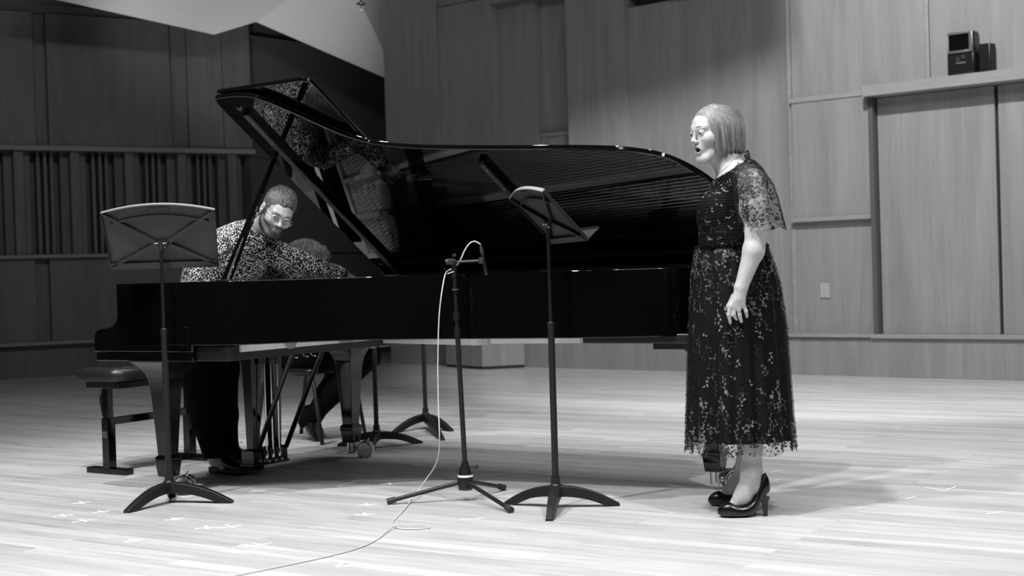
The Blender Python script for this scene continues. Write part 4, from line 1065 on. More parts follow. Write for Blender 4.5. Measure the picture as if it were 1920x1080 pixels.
def head_materials(V, F, HM, s, mouth, n_extra=0, beard=False):
    """0 skin 1 lip 2 mouth 3 stubble"""
    Mi = np.array(HM.inverted()); Q = (V @ Mi[:3, :3].T + Mi[:3, 3]) / s
    c = Q[F].mean(1); mi = np.zeros(len(F), dtype=np.int32)
    def dcap(a, b, ra, rb):
        a = np.array(a); b = np.array(b); ba = b - a; h = np.clip(((c - a) @ ba) / (ba @ ba), 0, 1); return np.linalg.norm(c - a - h[:, None] * ba, axis=1) - (ra + (rb - ra) * h)
    uz = -0.0485; lz = -0.062 - 0.026 * mouth; y2 = -0.093 + 0.004 * mouth; cz = -0.056 - 0.008 * mouth
    d = np.minimum.reduce([dcap((-0.024, -0.082, cz), (-0.007, -0.0965, uz), .0035, .0055), dcap((0.024, -0.082, cz), (0.007, -0.0965, uz), .0035, .0055), dcap((-0.007, -0.0965, uz), (0.007, -0.0965, uz), .0055, .0055),
                           dcap((-0.024, -0.082, cz), (-0.009, y2, lz), .0035, .0062), dcap((0.024, -0.082, cz), (0.009, y2, lz), .0035, .0062), dcap((-0.009, y2, lz), (0.009, y2, lz), .0062, .0062)])
    near_m = (np.abs(c[:, 0]) < 0.035) & (c[:, 1] < -0.04) & (c[:, 2] < -0.04) & (c[:, 2] > -0.11)
    if beard:
        x, y, z = np.abs(c[:, 0]), c[:, 1], c[:, 2]
        b_ = ((z < -0.040 - 0.15 * np.maximum(0, 0.02 - x)) & (z > -0.125) & (y < 0.0)) | ((y < 0.012) & (y > -0.03) & (z < -0.01) & (z > -0.11) & (x > 0.05)) | ((x < 0.030) & (z < -0.033) & (z > -0.055) & (y < -0.07))
        b_ |= (z < -0.030 - (0.062 - x) * 0.5) & (z > -0.125) & (y < 0.0) & (x > 0.03)
        mi[b_ & (np.abs(x) < 0.09)] = 3
    mi[near_m & (d < 0.0009)] = 1
    if mouth > 0:
        e = ((c[:, 0] / 0.0195) ** 2 + ((c[:, 2] - (uz + lz) / 2 + .001) / (abs(uz - lz) / 2 - 0.002)) ** 2)
        mi[near_m & (e < 1) & (c[:, 1] > -0.090) & (d > 0.0003)] = 2
    return mi, Q
def eyes(parent, off, HM, s, gaze, name='eye'):
    for x in (-1, 1):
        c = HM @ Vector((x * 0.0325 * s, -0.0815 * s, 0.008 * s)); g = (HM.to_3x3() @ Vector(gaze)).normalized()
        X = Matrix.Translation(c) @ g.to_track_quat('Z', 'Y').to_matrix().to_4x4()
        mb = MB(); n = 20; r = 0.0124 * s; rings = []
        mats = []
        for i in range(n + 1):
            a = PI * i / n; rings.append([(r * max(1e-5, math.sin(a)) * math.cos(2 * PI * k / 24), r * max(1e-5, math.sin(a)) * math.sin(2 * PI * k / 24), r * math.cos(a)) for k in range(24)])
        mb.loft(rings, 0, False, X); mb.m = [1 if (f // 24) < 3 else 0 for f in range(len(mb.f))]
        mb.build(name, [M['eye_white'], M['iris']], parent, off=off)
def surf_strands(name, parent, off, roots, nrm, dirs, length, n_pts, curl, rad, mt, lift=0.5, jitter=0.15, taper=0.3, sag=0.0, nside=3):
    S = len(roots); D = dirs + RNG.normal(0, jitter, (S, 3)); D /= np.linalg.norm(D, axis=1, keepdims=True)
    D = D - nrm * (np.sum(D * nrm, 1, keepdims=True)) ; D /= np.maximum(np.linalg.norm(D, axis=1, keepdims=True), 1e-6)
    t = np.linspace(0, 1, n_pts)[None, :, None]; Ln = (length if hasattr(length, '__len__') else np.full(S, length)) * RNG.uniform(0.75, 1.15, S)
    P_ = roots[:, None, :] + D[:, None, :] * t * Ln[:, None, None] + nrm[:, None, :] * (lift * Ln[:, None, None] * np.sin(t * PI * 0.5) * (1 - 0.55 * t))
    P_[:, :, 2] -= (sag * Ln[:, None] * t[:, :, 0] ** 2)
    if curl > 0:
        ph = RNG.uniform(0, 6.28, S)[:, None]; fr = RNG.uniform(1.6, 3.0, S)[:, None]; B_ = np.cross(D, nrm)
        w = t[:, :, 0]
        P_ = P_ + curl * (w[..., None] ** 0.5) * (np.cos(ph + fr * 6.28 * w)[..., None] * B_[:, None, :] + np.sin(ph + fr * 6.28 * w)[..., None] * nrm[:, None, :])
    r = rad * np.linspace(1, taper, n_pts)
    V, F = tubes_np(P_, r, nside); return mesh_np(name, V, F, mt, parent, off=off)

# ================================================================== SINGER
WY = 5.77                                        # depth of her mid-plane; she faces -x, her left side is towards us
def wp(px, py, l=0.0): return at(px, py, WY - l)
wo = wp(1395, 960); wo.z = 0
SG = thing('person', 'woman singing in a dark leaf-lace dress and black heels beside the piano', 'person', tuple(wo))
HS = 0.985
yaw = math.radians(-90 + 27)
hc_ = wp(1338.5, 251)
HMw = Matrix.Translation(hc_) @ Matrix.Rotation(yaw, 4, 'Z') @ Matrix.Rotation(math.radians(5), 4, 'X')
fld = SDF(axis(0.62, 1.22, 0.005, [(0.72, 1.06, 0.0026)]), axis(WY - 0.34, WY + 0.34, 0.006, [(WY - 0.12, WY + 0.10, 0.0026), (WY - 0.30, WY - 0.19, 0.0026)]),
          axis(0.02, 1.70, 0.006, [(0.74, 0.98, 0.0026), (1.40, 1.69, 0.0022)]))
# torso under the dress
def W3(px, py, l=0.0): return tuple(wp(px, py, l))
fld.chain([W3(1363, 297, 0.0), W3(1378, 325, 0.0), W3(1385, 345, 0)], [0.049, 0.053, 0.062], 0.02)
for l in (-1, 1):
    fld.cap(W3(1380, 322, l * 0.03), W3(1402, 342, l * 0.14), 0.030, 0.042, 0.03)
    fld.cap(W3(1358, 349, l * 0.02), W3(1392, 346, l * 0.12), 0.026, 0.036, 0.03)
    fld.cap(W3(1385, 348, l * 0.03), W3(1378, 440, l * 0.045), 0.090, 0.092, 0.03)
    fld.cap(W3(1354, 395, l * 0.07), W3(1352, 402, l * 0.07), 0.066, 0.066, 0.03)
    fld.cap(W3(1378, 440, l * 0.045), W3(1383, 520, l * 0.06), 0.09, 0.095, 0.03)
head_prims(fld, HMw, HS, mouth=0.5, sex='f', lid_up=0.05, lid_lo=-0.62, ears=False, lid_o=0.0012)
# throat
fld.cap(W3(1341, 298, 0), W3(1366, 322, 0), 0.026, 0.043, 0.03)
# legs (near left leg, far right leg)
fd = ground(1335, 950) - ground(1353, 971)
def LG(px, py, l, far=False):
    p = wp(px, py, l)
    return tuple(p)
nl, flr = 0.135, -0.135
for l, q in ((nl, 0), (flr, 1)):
    if q == 0:
        kn, cf_, an, he, mf, to = LG(1392, 690, l), LG(1412, 790, l), LG(1409, 880, l), LG(1421, 916, l), LG(1394, 928, l), LG(1372, 953, l)
    else:
        kn, cf_, an, he, mf, to = LG(1392, 690, l), LG(1404, 790, l), LG(1399, 868, l), LG(1409, 899, l), LG(1381, 908, l), LG(1353, 934, l)
    fld.cap(W3(1383, 520, l * 0.6), kn, 0.085, 0.062, 0.02); fld.chain([kn, cf_, an], [0.060, 0.055, 0.0375], 0.02)
    fld.chain([an, he], [0.036, 0.024], 0.02); fld.chain([an, mf, to], [0.034, 0.033, 0.022], 0.025)
    fld.ell(Vector(an) + Vector((0.0, -0.034 if q == 0 else 0.034, -0.028)), (0.013, 0.009, 0.013), None, 0.012)
# arms
la = [(1410, 342, 0.160), (1414, 392, 0.195), (1419, 434, 0.225), (1413, 470, 0.235), (1390, 538, 0.235)]
fld.chain([W3(*p) for p in la], [0.057, 0.057, 0.0435, 0.041, 0.0265], 0.02)
fld.ell(W3(1430, 447, 0.235), (0.016, 0.014, 0.010), None, 0.012)
ra_ = [(1402, 340, -0.165), (1412, 395, -0.205), (1418, 436, -0.225), (1400, 480, -0.235), (1372, 538, -0.235)]
fld.chain([W3(*p) for p in ra_], [0.050, 0.046, 0.041, 0.040, 0.0265], 0.02)
def whand(sd, dx, L_=0.235):
    q = lambda px, py, l: W3(px + dx, py, sd * l)
    fld.cap(q(1389, 541, L_), q(1386, 560, L_ + .002), 0.0245, 0.021, 0.015)
    for a, b in (((1384, 553), (1370, 574)), ((1385, 553), (1377, 577)), ((1387, 553), (1385, 577)), ((1390, 553), (1393, 572))):
        fld.cap(q(*a, L_), q(*b, L_ + 0.004), 0.0165, 0.0105, 0.012)
    fld.chain([q(1370, 573, L_ + .004), q(1366.5, 590, L_ + .001), q(1369.5, 605, L_ - .012)], [0.0095, 0.0085, 0.0066], 0.003)
    fld.chain([q(1377, 577, L_ + .005), q(1375.5, 590, L_ + .004), q(1381, 598, L_ - .022)], [0.0095, 0.0085, 0.0066], 0.003)
    fld.chain([q(1385, 577, L_ + .005), q(1386.5, 590, L_ + .006), q(1390, 603, L_ - .006)], [0.0092, 0.0082, 0.0064], 0.003)
    fld.chain([q(1393.5, 571, L_ + .002), q(1399, 584, L_ + .004), q(1400.5, 594, L_ - .006)], [0.0086, 0.0076, 0.0060], 0.003)
    fld.chain([q(1376, 556, L_ - .02), q(1367, 574, L_ - .034), q(1370, 590, L_ - .038)], [0.013, 0.0105, 0.0075], 0.008)
whand(1, 0); whand(-1, -18)
V, Fq = fld.mesh(); V = relax(V, Fq, 2, 0.45)
mi, Qh = head_materials(V, Fq, HMw, HS, 0.5)
body = mesh_np('body', V, Fq, [M['skin_w'], M['lip'], M['mouth']], SG, mi, off=wo)
del fld
eyes(SG, wo, HMw, HS, (0.0, -1, -0.42))
def hp(HM, s, x, y, z): return tuple(HM @ Vector((x * s, y * s, z * s)))
def brow(HM, s, parent, off, mt, w=0.0032, z=0.030, arch=0.004, y0=-0.0985, inner=0.0, th=0.0016):
    for x in (-1, 1):
        pts = [hp(HM, s, x * (0.013 + 0.034 * k / 6), y0 + 0.016 * (k / 6) ** 1.8, z + inner * (1 - k / 6) + arch * math.sin(PI * (k / 6) ** 0.8)) for k in range(7)]
        MB().tube(pts, [th, w * .8, w, w, w * .8, w * .55, 0.0006], 8).build('eyebrow', mt, parent, off=off)
brow(HMw, HS, SG, wo, M['brow_w'], 0.0021, 0.0300, 0.005, th=0.0016)
def lash(HM, s, parent, off, mt, dz=0.0, r=0.0007, ang=-0.05):
    for x in (-1, 1):
        c = Vector((x * 0.0325, -0.0815, 0.008)); R_ = 0.0140; pts = []
        for k in range(9):
            a = -1.0 + 2.0 * k / 8; pts.append(hp(HM, s, c.x + R_ * math.sin(a), c.y - R_ * math.cos(a) * math.cos(ang), c.z + R_ * math.sin(ang) * math.cos(a)))
        MB().tube(pts, [r * .5, r, r, r, r, r, r, r, r * .5], 6).build('eyelashes', mt, parent, off=off)
lash(HMw, HS, SG, wo, M['brow_m'], 0, 0.0006, -0.10)
# upper teeth
MB().loft([[hp(HMw, HS, a, -0.083 + 0.012 * (a / 0.015) ** 2, -0.052), hp(HMw, HS, a, -0.083 + 0.012 * (a / 0.015) ** 2, -0.0585), hp(HMw, HS, a, -0.079 + 0.012 * (a / 0.015) ** 2, -0.0585), hp(HMw, HS, a, -0.079 + 0.012 * (a / 0.015) ** 2, -0.052)] for a in [-.015, -.01, -.005, 0, .005, .01, .015]]).build('teeth', M['ivory'], SG, off=wo)

# bob hair
hf = SDF(*[axis(c - 0.17, c + 0.17, 0.003, []) for c in hc_])
R3 = np.array(HMw.to_3x3())
P_ = lambda *a: hp(HMw, HS, *a)
hf.ell(P_(0, 0.028, 0.035), (0.084, 0.110, 0.087), R3, 0.01)
hf.ell(P_(0, 0.038, -0.02), (0.083, 0.096, 0.085), R3, 0.03)
hf.ell(P_(0, -0.130, -0.030), (0.15, 0.086, 0.098), R3, 0.008, 'sub'); hf.cap(P_(-0.12, -0.115, -0.05), P_(0.12, -0.115, -0.05), 0.068 * HS, 0.068 * HS, 0.008, 'sub')
n_ = HMw.to_3x3() @ Vector((0, -0.12, -1)); n_.normalize(); o_ = Vector(P_(0, 0.03, -0.074)).dot(n_)
hf.plane_cut(tuple(n_), o_)
V, Fq = hf.mesh(); V = relax(V, Fq, 3)
hb = mesh_np('hair', V, Fq, M['hair_wb'], SG, off=wo)
S = 6800; n_pts = 18; paths = np.zeros((S, n_pts, 3)); c0 = np.array([0, 0.028, 0.035])
for i in range(S):
    sd = 1 if i % 2 else -1
    fe = RNG.uniform(42, 180) * sd; front = max(0, (100 - abs(fe)) / 58)
    st_y = RNG.uniform(-0.06, 0.07) if front <= 0 else RNG.uniform(-0.082, -0.03); x0 = -0.012
    lay = RNG.uniform(0.985, 1.045); rr = np.array([0.0865, 0.112, 0.0885]) * lay
    zend = -0.078 + RNG.normal(0, 0.004) - 0.006 * math.sin(fe * 0.5) - 0.006 * (abs(fe) > 120)
    inw = RNG.uniform(0.004, 0.022); w1 = RNG.uniform(-1, 1) * 0.003 + 0.002 * math.sin(fe * 0.5 + 1.3 * math.sin(fe * .17))
    yy = st_y * (1 - 0.1); zt = c0[2] + rr[2] * math.sqrt(max(0.02, 1 - ((yy - c0[1]) / rr[1]) ** 2))
    p0 = np.array([x0, yy, zt]); 
    th0 = math.acos(max(-1, min(1, (zt - c0[2]) / rr[2]))); ph0 = math.atan2(p0[0] - c0[0], -(p0[1] - c0[1]))
    fe_r = math.radians(fe)
    dph = (fe_r - ph0)
    for k in range(n_pts):
        t = k / (n_pts - 1)
        if t < 0.55:
            u_ = t / 0.55; e = math.sin(min(1, u_) * PI / 2) ** (0.9 if front > 0 else 0.7)
            th = th0 + (PI / 2 - th0) * (u_ ** (1.25 if front > 0 else 1.0)); ph = ph0 + dph * e
            p = c0 + rr * np.array([math.sin(th) * math.sin(ph), -math.sin(th) * math.cos(ph), math.cos(th)])
        else:
            u_ = (t - 0.55) / 0.45; b = c0 + rr * np.array([math.sin(fe_r), -math.cos(fe_r), 0]); p = b.copy()
            p[2] = b[2] + (zend - b[2]) * u_; p[:2] -= (p[:2] - c0[:2]) / 0.1 * inw * u_ ** 2 * 1.4; p[0] += w1 * math.sin(u_ * 3)
            p[1] += 0.006 * u_ * front
        paths[i, k] = p
paths = paths * HS
Hn = np.array(HMw); paths = paths @ Hn[:3, :3].T + Hn[:3, 3]
V, Fq = tubes_np(paths, 0.0009 * np.linspace(1, 0.5, n_pts), 3)
mesh_np('hair_strands', V, Fq, M['hair_w'], hb, off=wo)

# ---- dress
M['dress'] = mat('dress_lining', 0.0015, 0.75, spec=0.15)
def sheer(name, g, alpha):
    mt, t, b = nt(name); b.inputs['Base Color'].default_value = (g, g, g, 1); b.inputs['Roughness'].default_value = 0.6; b.inputs['Alpha'].default_value = alpha
    tc = N(t, 'ShaderNodeLayerWeight', i_Blend=0.45); r = ramp(t, [(0.0, alpha), (1.0, min(1, alpha * 2.6))]); L(t, tc.outputs['Facing'], r.inputs[0]); L(t, r.outputs[0], b.inputs['Alpha'])
    return mt
M['tulle'] = sheer('black_tulle', 0.012, 0.20); M['tulle_skirt'] = sheer('black_tulle_skirt', 0.003, 0.22)
M['leaf'] = mat('lace_leaf', 0.075, 0.38, spec=0.8); M['leaf_l'] = mat('lace_leaf_light', 0.19, 0.35, spec=0.8); M['leaf_d'] = mat('lace_leaf_dark', 0.010, 0.5)
# skirt profile: py, front px, back px, half width
SK = [(462, 1307, 1437, 0.150), (480, 1303, 1443, 0.160), (505, 1299.5, 1452, 0.170), (545, 1297, 1462, 0.185), (600, 1294, 1471, 0.200), (700, 1290.5, 1479, 0.220), (780, 1289, 1485, 0.235), (822, 1288.5, 1487.5, 0.243), (843, 1288, 1488.5, 0.247)]
def sk_at(t):
    q = t * (len(SK) - 1); i = min(int(q), len(SK) - 2); f = q - i
    return [SK[i][j] + (SK[i + 1][j] - SK[i][j]) * f for j in range(4)]
def py_t(py):
    for i in range(len(SK) - 1):
        if SK[i][0] <= py <= SK[i + 1][0]: return (i + (py - SK[i][0]) / (SK[i + 1][0] - SK[i][0])) / (len(SK) - 1)
    return 1.0
def skirt_pt(th, t, grow=0.0, hem=0.0):
    py, fx, bx, hw = sk_at(t)
    a = wp(fx, py); b = wp(bx, py); c = (a + b) / 2; hx = (b.x - a.x) / 2
    am = 0.010 + 0.020 * t
    pl_ = math.cos(17 * th + 1.2 * math.sin(3 * th)) * 0.55 + math.cos(29 * th + 2.0 + 0.8 * t) * 0.25 + math.cos(9 * th + 0.7) * 0.35
    edge = abs(math.cos(th))               # keep the silhouette extent
    m_ = 1 + (am * (pl_ - 0.55)) * 2.2
    z = c.z + hem * 0.010 * math.sin(5 * th + 1) - (0.012 * t * (-math.sin(th)) * 0.6)
    return Vector((c.x - (hx + grow) * m_ * math.cos(th), c.y - (hw + grow) * m_ * math.sin(th), z))
def skirt_mesh(t0, t1, grow, nt_, nth=220, hem=0.0):
    V = []; F = []
    for i in range(nt_ + 1):
        t = t0 + (t1 - t0) * i / nt_
        for j in range(nth): V.append(tuple(skirt_pt(2 * PI * j / nth, t, grow, hem if i == nt_ else 0)))
    for i in range(nt_):
        for j in range(nth):
            a = i * nth + j; b = i * nth + (j + 1) % nth; F.append((a, b, b + nth, a + nth))
    return V, F
def unit(th, t, fn, e=0.004):
    p = fn(th, t); a = fn(th + e, t) - p; b = fn(th, min(1, t + e)) - fn(th, max(0, t - e)); n = a.cross(b)
    return p, a.normalized(), b.normalized(), n.normalized()
V, Fq = skirt_mesh(0, py_t(823), 0.0, 34)
skl = mesh_np('skirt_lining', V, Fq, M['dress'], SG, off=wo)
V, Fq = skirt_mesh(0, 1.0, 0.006, 40, hem=1.0)
sko = mesh_np('skirt_overlay', V, Fq, M['tulle_skirt'], SG, off=wo)
def leaf_geo(p, d, n, ln, w, mb, mi, fold=0.25):
    s_ = d.cross(n).normalized(); P_ = []
    for k, ww in ((0, 0), (0.25, 0.8), (0.55, 1.0), (0.8, 0.55), (1.0, 0)):
        for q in (-1, 0, 1): P_.append(p + d * ln * (k - 0.5) + s_ * w * 0.5 * ww * q + n * (0.0016 + fold * w * 0.4 * (abs(q))))
    f = []
    for k in range(4):
        for q in range(2): a = k * 3 + q; f.append((a, a + 1, a + 4, a + 3))
    mb.add([tuple(x) for x in P_], f, mi)
def sprigs(fn, count, th_rng, t_rng, mb, mix, ln=0.017, w=0.0075, stem=True, nl=(3, 7), step=0.013, ok=None, flower=0.25):
    for _ in range(count):
        th = random.uniform(*th_rng); t = random.uniform(*t_rng); mi = random.choices((0, 1, 2), mix)[0]
        al = random.choice((-1, 1)) * random.uniform(0.7, 2.4); ph = random.uniform(0, 6); pts = []
        for k in range(random.randint(*nl)):
            if not 0.005 < t < 0.992: break
            e = 0.004; p = fn(th, t); A = fn(th + e, t) - p; B = fn(th, min(1, t + e)) - fn(th, max(0, t - e))
            la_ = max(A.length / e, 1e-3); lb_ = max(B.length / (min(1, t + e) - max(0, t - e)), 1e-3); n = A.cross(B).normalized(); a = A.normalized(); b = B.normalized()
            dr = (a * math.cos(al) + b * math.sin(al)).normalized(); s_ = dr.cross(n).normalized(); sd = 1 if k % 2 else -1
            pts.append(p + n * 0.0015)
            if k == 0 and random.random() < flower:
                for q in range(5):
                    a_ = 2 * PI * q / 5; dd = (a * math.cos(a_) + b * math.sin(a_)).normalized(); leaf_geo(p + dd * 0.006, dd, n, 0.010, 0.007, mb, mi)
            else:
                ld = (dr * 0.85 + s_ * sd * 0.75).normalized(); leaf_geo(p + ld * ln * 0.55, ld, n, ln * random.uniform(0.8, 1.15), w * random.uniform(0.8, 1.15), mb, mi)
            th += step * math.cos(al) / la_; t += step * math.sin(al) / lb_; al += 0.25 * math.sin(ph + k)
        if stem and len(pts) > 1: mb.tube([tuple(q) for q in pts], 0.0006, 3, mi)
LM = [M['leaf'], M['leaf_l'], M['leaf_d']]
mb = MB(); ft = lambda th, t: skirt_pt(th, t, 0.0085)
sprigs(ft, 760, (0, 2 * PI), (0.02, 0.92), mb, (3, 3, 4), nl=(2, 5), ln=0.0150, w=0.0066, flower=0.15)
sprigs(ft, 120, (0, 2 * PI), (0.86, 0.985), mb, (1, 0, 8), nl=(2, 5))
mb.build('lace_leaves', LM, sko, off=wo)['kind'] = 'stuff'
# bodice
bf = SDF(axis(0.62, 1.22, 0.0045, []), axis(WY - 0.27, WY + 0.27, 0.0045, []), axis(1.02, 1.52, 0.0045, []))
g_ = 0.007
for l in (-1, 1):
    bf.cap(W3(1384, 326, l * 0.05), W3(1404, 342, l * 0.135), 0.030 + g_, 0.040 + g_, 0.04)
    bf.cap(W3(1360, 348, l * 0.03), W3(1390, 342, l * 0.12), 0.030 + g_, 0.040 + g_, 0.04)
    bf.cap(W3(1388, 345, l * 0.03), W3(1383, 440, l * 0.05), 0.10 + g_, 0.105 + g_, 0.04)
    bf.cap(W3(1344, 395, l * 0.075), W3(1343, 408, l * 0.075), 0.075 + g_, 0.074 + g_, 0.05)
    bf.cap(W3(1376, 440, l * 0.05), W3(1378, 480, l * 0.055), 0.103 + g_, 0.100 + g_, 0.03)
    bf.cap(W3(1358, 450, l * 0.05), W3(1356, 480, l * 0.05), 0.098 + g_, 0.095 + g_, 0.03)
A_ = wp(1341, 336); B_ = wp(1397, 301); d_ = (B_ - A_).normalized(); nn = Vector((-d_.z, 0, d_.x)); nn = nn if nn.z > 0 else -nn
bf.plane_cut(tuple(nn), A_.dot(nn)); bf.plane_cut((0, 0, -1), -wp(1370, 463).z)
V, Fq = bf.mesh(); V = relax(V, Fq, 3)
Nn = vnormals(V, Fq)
zr = V[:, 2]; xs_ = V[:, 0]
sm_ = (zr > 1.15) & (zr < 1.36)
V = V + Nn * (0.0018 * np.sin(zr * 2 * PI / 0.012))[:, None] * ((zr < wp(1300, 445).z) | sm_)[:, None]      # shirred bands
bod = mesh_np('bodice', V, Fq, M['dress'], SG, off=wo)
mb = MB(); pick = RNG.choice(len(V), 850, replace=False)
for i in pick:
    p = Vector(V[i]); n = Vector(Nn[i])
    if p.y > WY + 0.05 or n.z > 0.9 or abs(n.z) > 0.95: continue
    d = n.cross(Vector((random.uniform(-1, 1), random.uniform(-1, 1), random.uniform(-1, 1)))).normalized()
    mi = random.choices((0, 1, 2), (3, 2, 7))[0]; leaf_geo(p, d, n, 0.013, 0.006, mb, mi)
    if random.random() < 0.4:
        d2 = (d + n.cross(d) * random.choice((-1, 1))).normalized(); leaf_geo(p + d2 * 0.012, d2, n, 0.012, 0.006, mb, mi)
mb.build('lace_leaves', LM, bod, off=wo)['kind'] = 'stuff'
# waistband
mb = MB(); 
for pyy in (462, 464): pass
rings = []
for py, g2 in ((459, 0.004), (461, 0.010), (464, 0.010), (466, 0.004)):
    rings.append([tuple(skirt_pt(2 * PI * k / 80, 0.0, g2) + Vector((0, 0, -(py - 462) / 455))) for k in range(80)])
mb.loft(rings, 0, False); mb.build('waistband', M['dress'], SG, off=wo)
# flutter sleeves
SLV = [  # py, front px, back px, l centre, half thickness
    (304, 1388, 1404, 0.115, 0.012), (311, 1380, 1421, 0.150, 0.040), (325, 1374, 1436, 0.170, 0.062), (345, 1372, 1449, 0.185, 0.074), (370, 1374, 1457, 0.198, 0.080), (400, 1379, 1463, 0.210, 0.086), (424, 1384, 1468, 0.218, 0.090)]
def sleeve_fn(sd):
    def fn(th, t):
        q = t * (len(SLV) - 1); i = min(int(q), len(SLV) - 2); f = q - i
        py, fx, bx, lc_, ht = [SLV[i][j] + (SLV[i + 1][j] - SLV[i][j]) * f for j in range(5)]
        a = wp(fx, py, 0.16); b = wp(bx, py, 0.16); c = (a + b) / 2; hx = (b.x - a.x) / 2
        r = 1 + (0.03 + 0.05 * t) * math.cos(7 * th + 0.5) * t - 0.02 * t
        droop = 0.012 * t * math.sin(4 * th + 0.6)
        return Vector((c.x - hx * r * math.cos(th), WY - sd * (lc_ + ht * r * math.sin(th)), c.z + droop + 0.006 * math.cos(th) * t))
    return fn
for sd in (1, -1):
    fn = sleeve_fn(sd); V = []; F_ = []; nth = 96; nt_ = 26
    for i in range(nt_ + 1):
        for j in range(nth): V.append(tuple(fn(2 * PI * j / nth, i / nt_)))
    for i in range(nt_):
        for j in range(nth): a = i * nth + j; b = i * nth + (j + 1) % nth; F_.append((a, b, b + nth, a + nth))
    sl = mesh_np('sleeve', V, F_, M['tulle'], SG, off=wo)
    mb = MB(); f3 = (lambda th, t, fn=fn: fn(th, t))
    sprigs(f3, 62, (0.25, PI - 0.25), (0.25, 0.97), mb, (2, 0, 9), ln=0.0185, w=0.0085, nl=(3, 6), flower=0.35, step=0.015)
    sprigs(f3, 12, (PI, 2 * PI), (0.12, 0.97), mb, (2, 0, 8), ln=0.017, w=0.0078, nl=(3, 5), flower=0.5)
    sprigs(f3, 26, (0, 2 * PI), (0.86, 0.99), mb, (1, 0, 9), ln=0.016, w=0.0085, nl=(2, 4), flower=0.6)
    mb.build('lace_leaves', LM, sl, off=wo)['kind'] = 'stuff'
    mb = MB(); mb.tube([tuple(fn(2 * PI * j / 96, 1.0)) for j in range(97)], 0.0012, 4); mb.build('sleeve_hem', M['leaf_d'], sl, off=wo)
# neckline ruffle at the nape
mb = MB()
for _ in range(26):
    p = wp(random.uniform(1397, 1407), random.uniform(283, 297), random.uniform(-0.03, 0.05)); d = Vector((random.uniform(-1, 1), random.uniform(-1, 1), random.uniform(-1, 1))).normalized()
    leaf_geo(p, d, d.orthogonal().normalized(), 0.014, 0.008, mb, random.choice((0, 2)))
mb.build('nape_ruffle', LM, SG, off=wo)
# necklace
pts = [W3(1385, 293, 0.040), W3(1375, 300, 0.062), W3(1362, 313, 0.062), W3(1350, 324, 0.050), W3(1342, 334, 0.035), W3(1331, 349, 0.015), W3(1325, 361, 0.0)]
p2 = [W3(1385, 293, 0.040), W3(1390, 291, 0.0), W3(1385, 293, -0.040), W3(1375, 300, -0.062), W3(1362, 313, -0.062), W3(1350, 324, -0.050), W3(1342, 334, -0.035), W3(1331, 349, -0.015), W3(1325, 361, 0.0)]
nk = MB().tube([tuple(p) for p in cat_rom(pts, 5)], 0.0009, 6).tube([tuple(p) for p in cat_rom(p2, 5)], 0.0009, 6).build('necklace', M['brow_m'], SG, off=wo)
MB().sphere(W3(1325, 364, 0.0), 0.008, 10, sc=(0.5, 0.8, 1.1)).build('pendant', M['steel'], nk, off=wo)
# ring
rp = Vector(W3(1385.6, 584, 0.2405)); MB().tube([tuple(rp + Vector((0.0096 * math.cos(a * PI / 8), 0.0096 * math.sin(a * PI / 8), 0))) for a in range(17)], 0.0013, 6).sphere(tuple(rp + Vector((0, -0.0105, 0))), 0.0028, 6).build('ring', M['chrome'], SG, off=wo)
# court shoes
SH = [(1345.5, 959, 965, .006), (1348, 954.5, 968.5, .015), (1353, 949.5, 971, .024), (1360, 945.5, 972, .033), (1368, 943.5, 972, .041), (1378, 948, 972, .044), (1390, 949.5, 972, .043), (1400, 948, 971.5, .040), (1408, 943.5, 969, .036), (1414, 936, 962, .034), (1420, 924, 953, .032), (1425, 908, 944, .031), (1430, 893, 937, .030), (1436, 889, 930, .026), (1441, 898, 926, .018), (1443.5, 910, 922, .008)]
for l, mv in ((0.148, Vector((0, 0, 0))), (0.148, ground(1335, 950) - ground(1353, 971.5))):
    mb = MB(); rings = []
    gz = wp(1380, 972, l).z
    for x_, zt, zb, hw in SH:
        a = wp(x_, zt, l); b = wp(x_, zb, l); cz = (a.z + b.z) / 2 - gz; hz2 = (a.z - b.z) / 2; r = []
        cx = (a.x + b.x) / 2; yc = a.y + 0.004 * math.sin((x_ - 1345) / 98 * PI)
        for k in range(28):
            an_ = 2 * PI * k / 28; ca, sa = math.cos(an_), math.sin(an_)
            ey = abs(ca) ** 0.7 * (1 if ca > 0 else -1); ez = abs(sa) ** 0.75 * (1 if sa > 0 else -1)
            wn = hw * (1 - 0.42 * max(0, ez) * (1 if x_ > 1415 else 0.35))
            r.append((cx, yc + wn * ey, max(0.001, cz + hz2 * ez)))
        rings.append(r)
    mb.loft(rings)
    off_ = Vector((wo.x, wo.y, 0)) - mv
    sh = mb.build('court_shoe', M['shoe'], SG, off=off_, ang=60)
    t_ = [wp(1421, 944, l), wp(1441.5, 920, l), wp(1431.5, 964, l), wp(1439, 964, l)]
    y0 = t_[0].y
    def q4(xa, xb, z, w): return [(xa, y0 - w, z), (xb, y0 - w, z), (xb, y0 + w, z), (xa, y0 + w, z)]
    z0_ = 0.0
    MB().loft([q4(t_[2].x, t_[3].x, 0.0, 0.007), q4(t_[2].x - 0.001, t_[3].x + 0.001, 0.03, 0.008), q4(t_[2].x - 0.004, t_[3].x + 0.002, 0.055, 0.011), q4(t_[0].x + 0.004, t_[1].x + 0.001, 0.080, 0.020)]).build('heel', M['shoe'], sh, off=off_, bevel=0.002, ang=50)
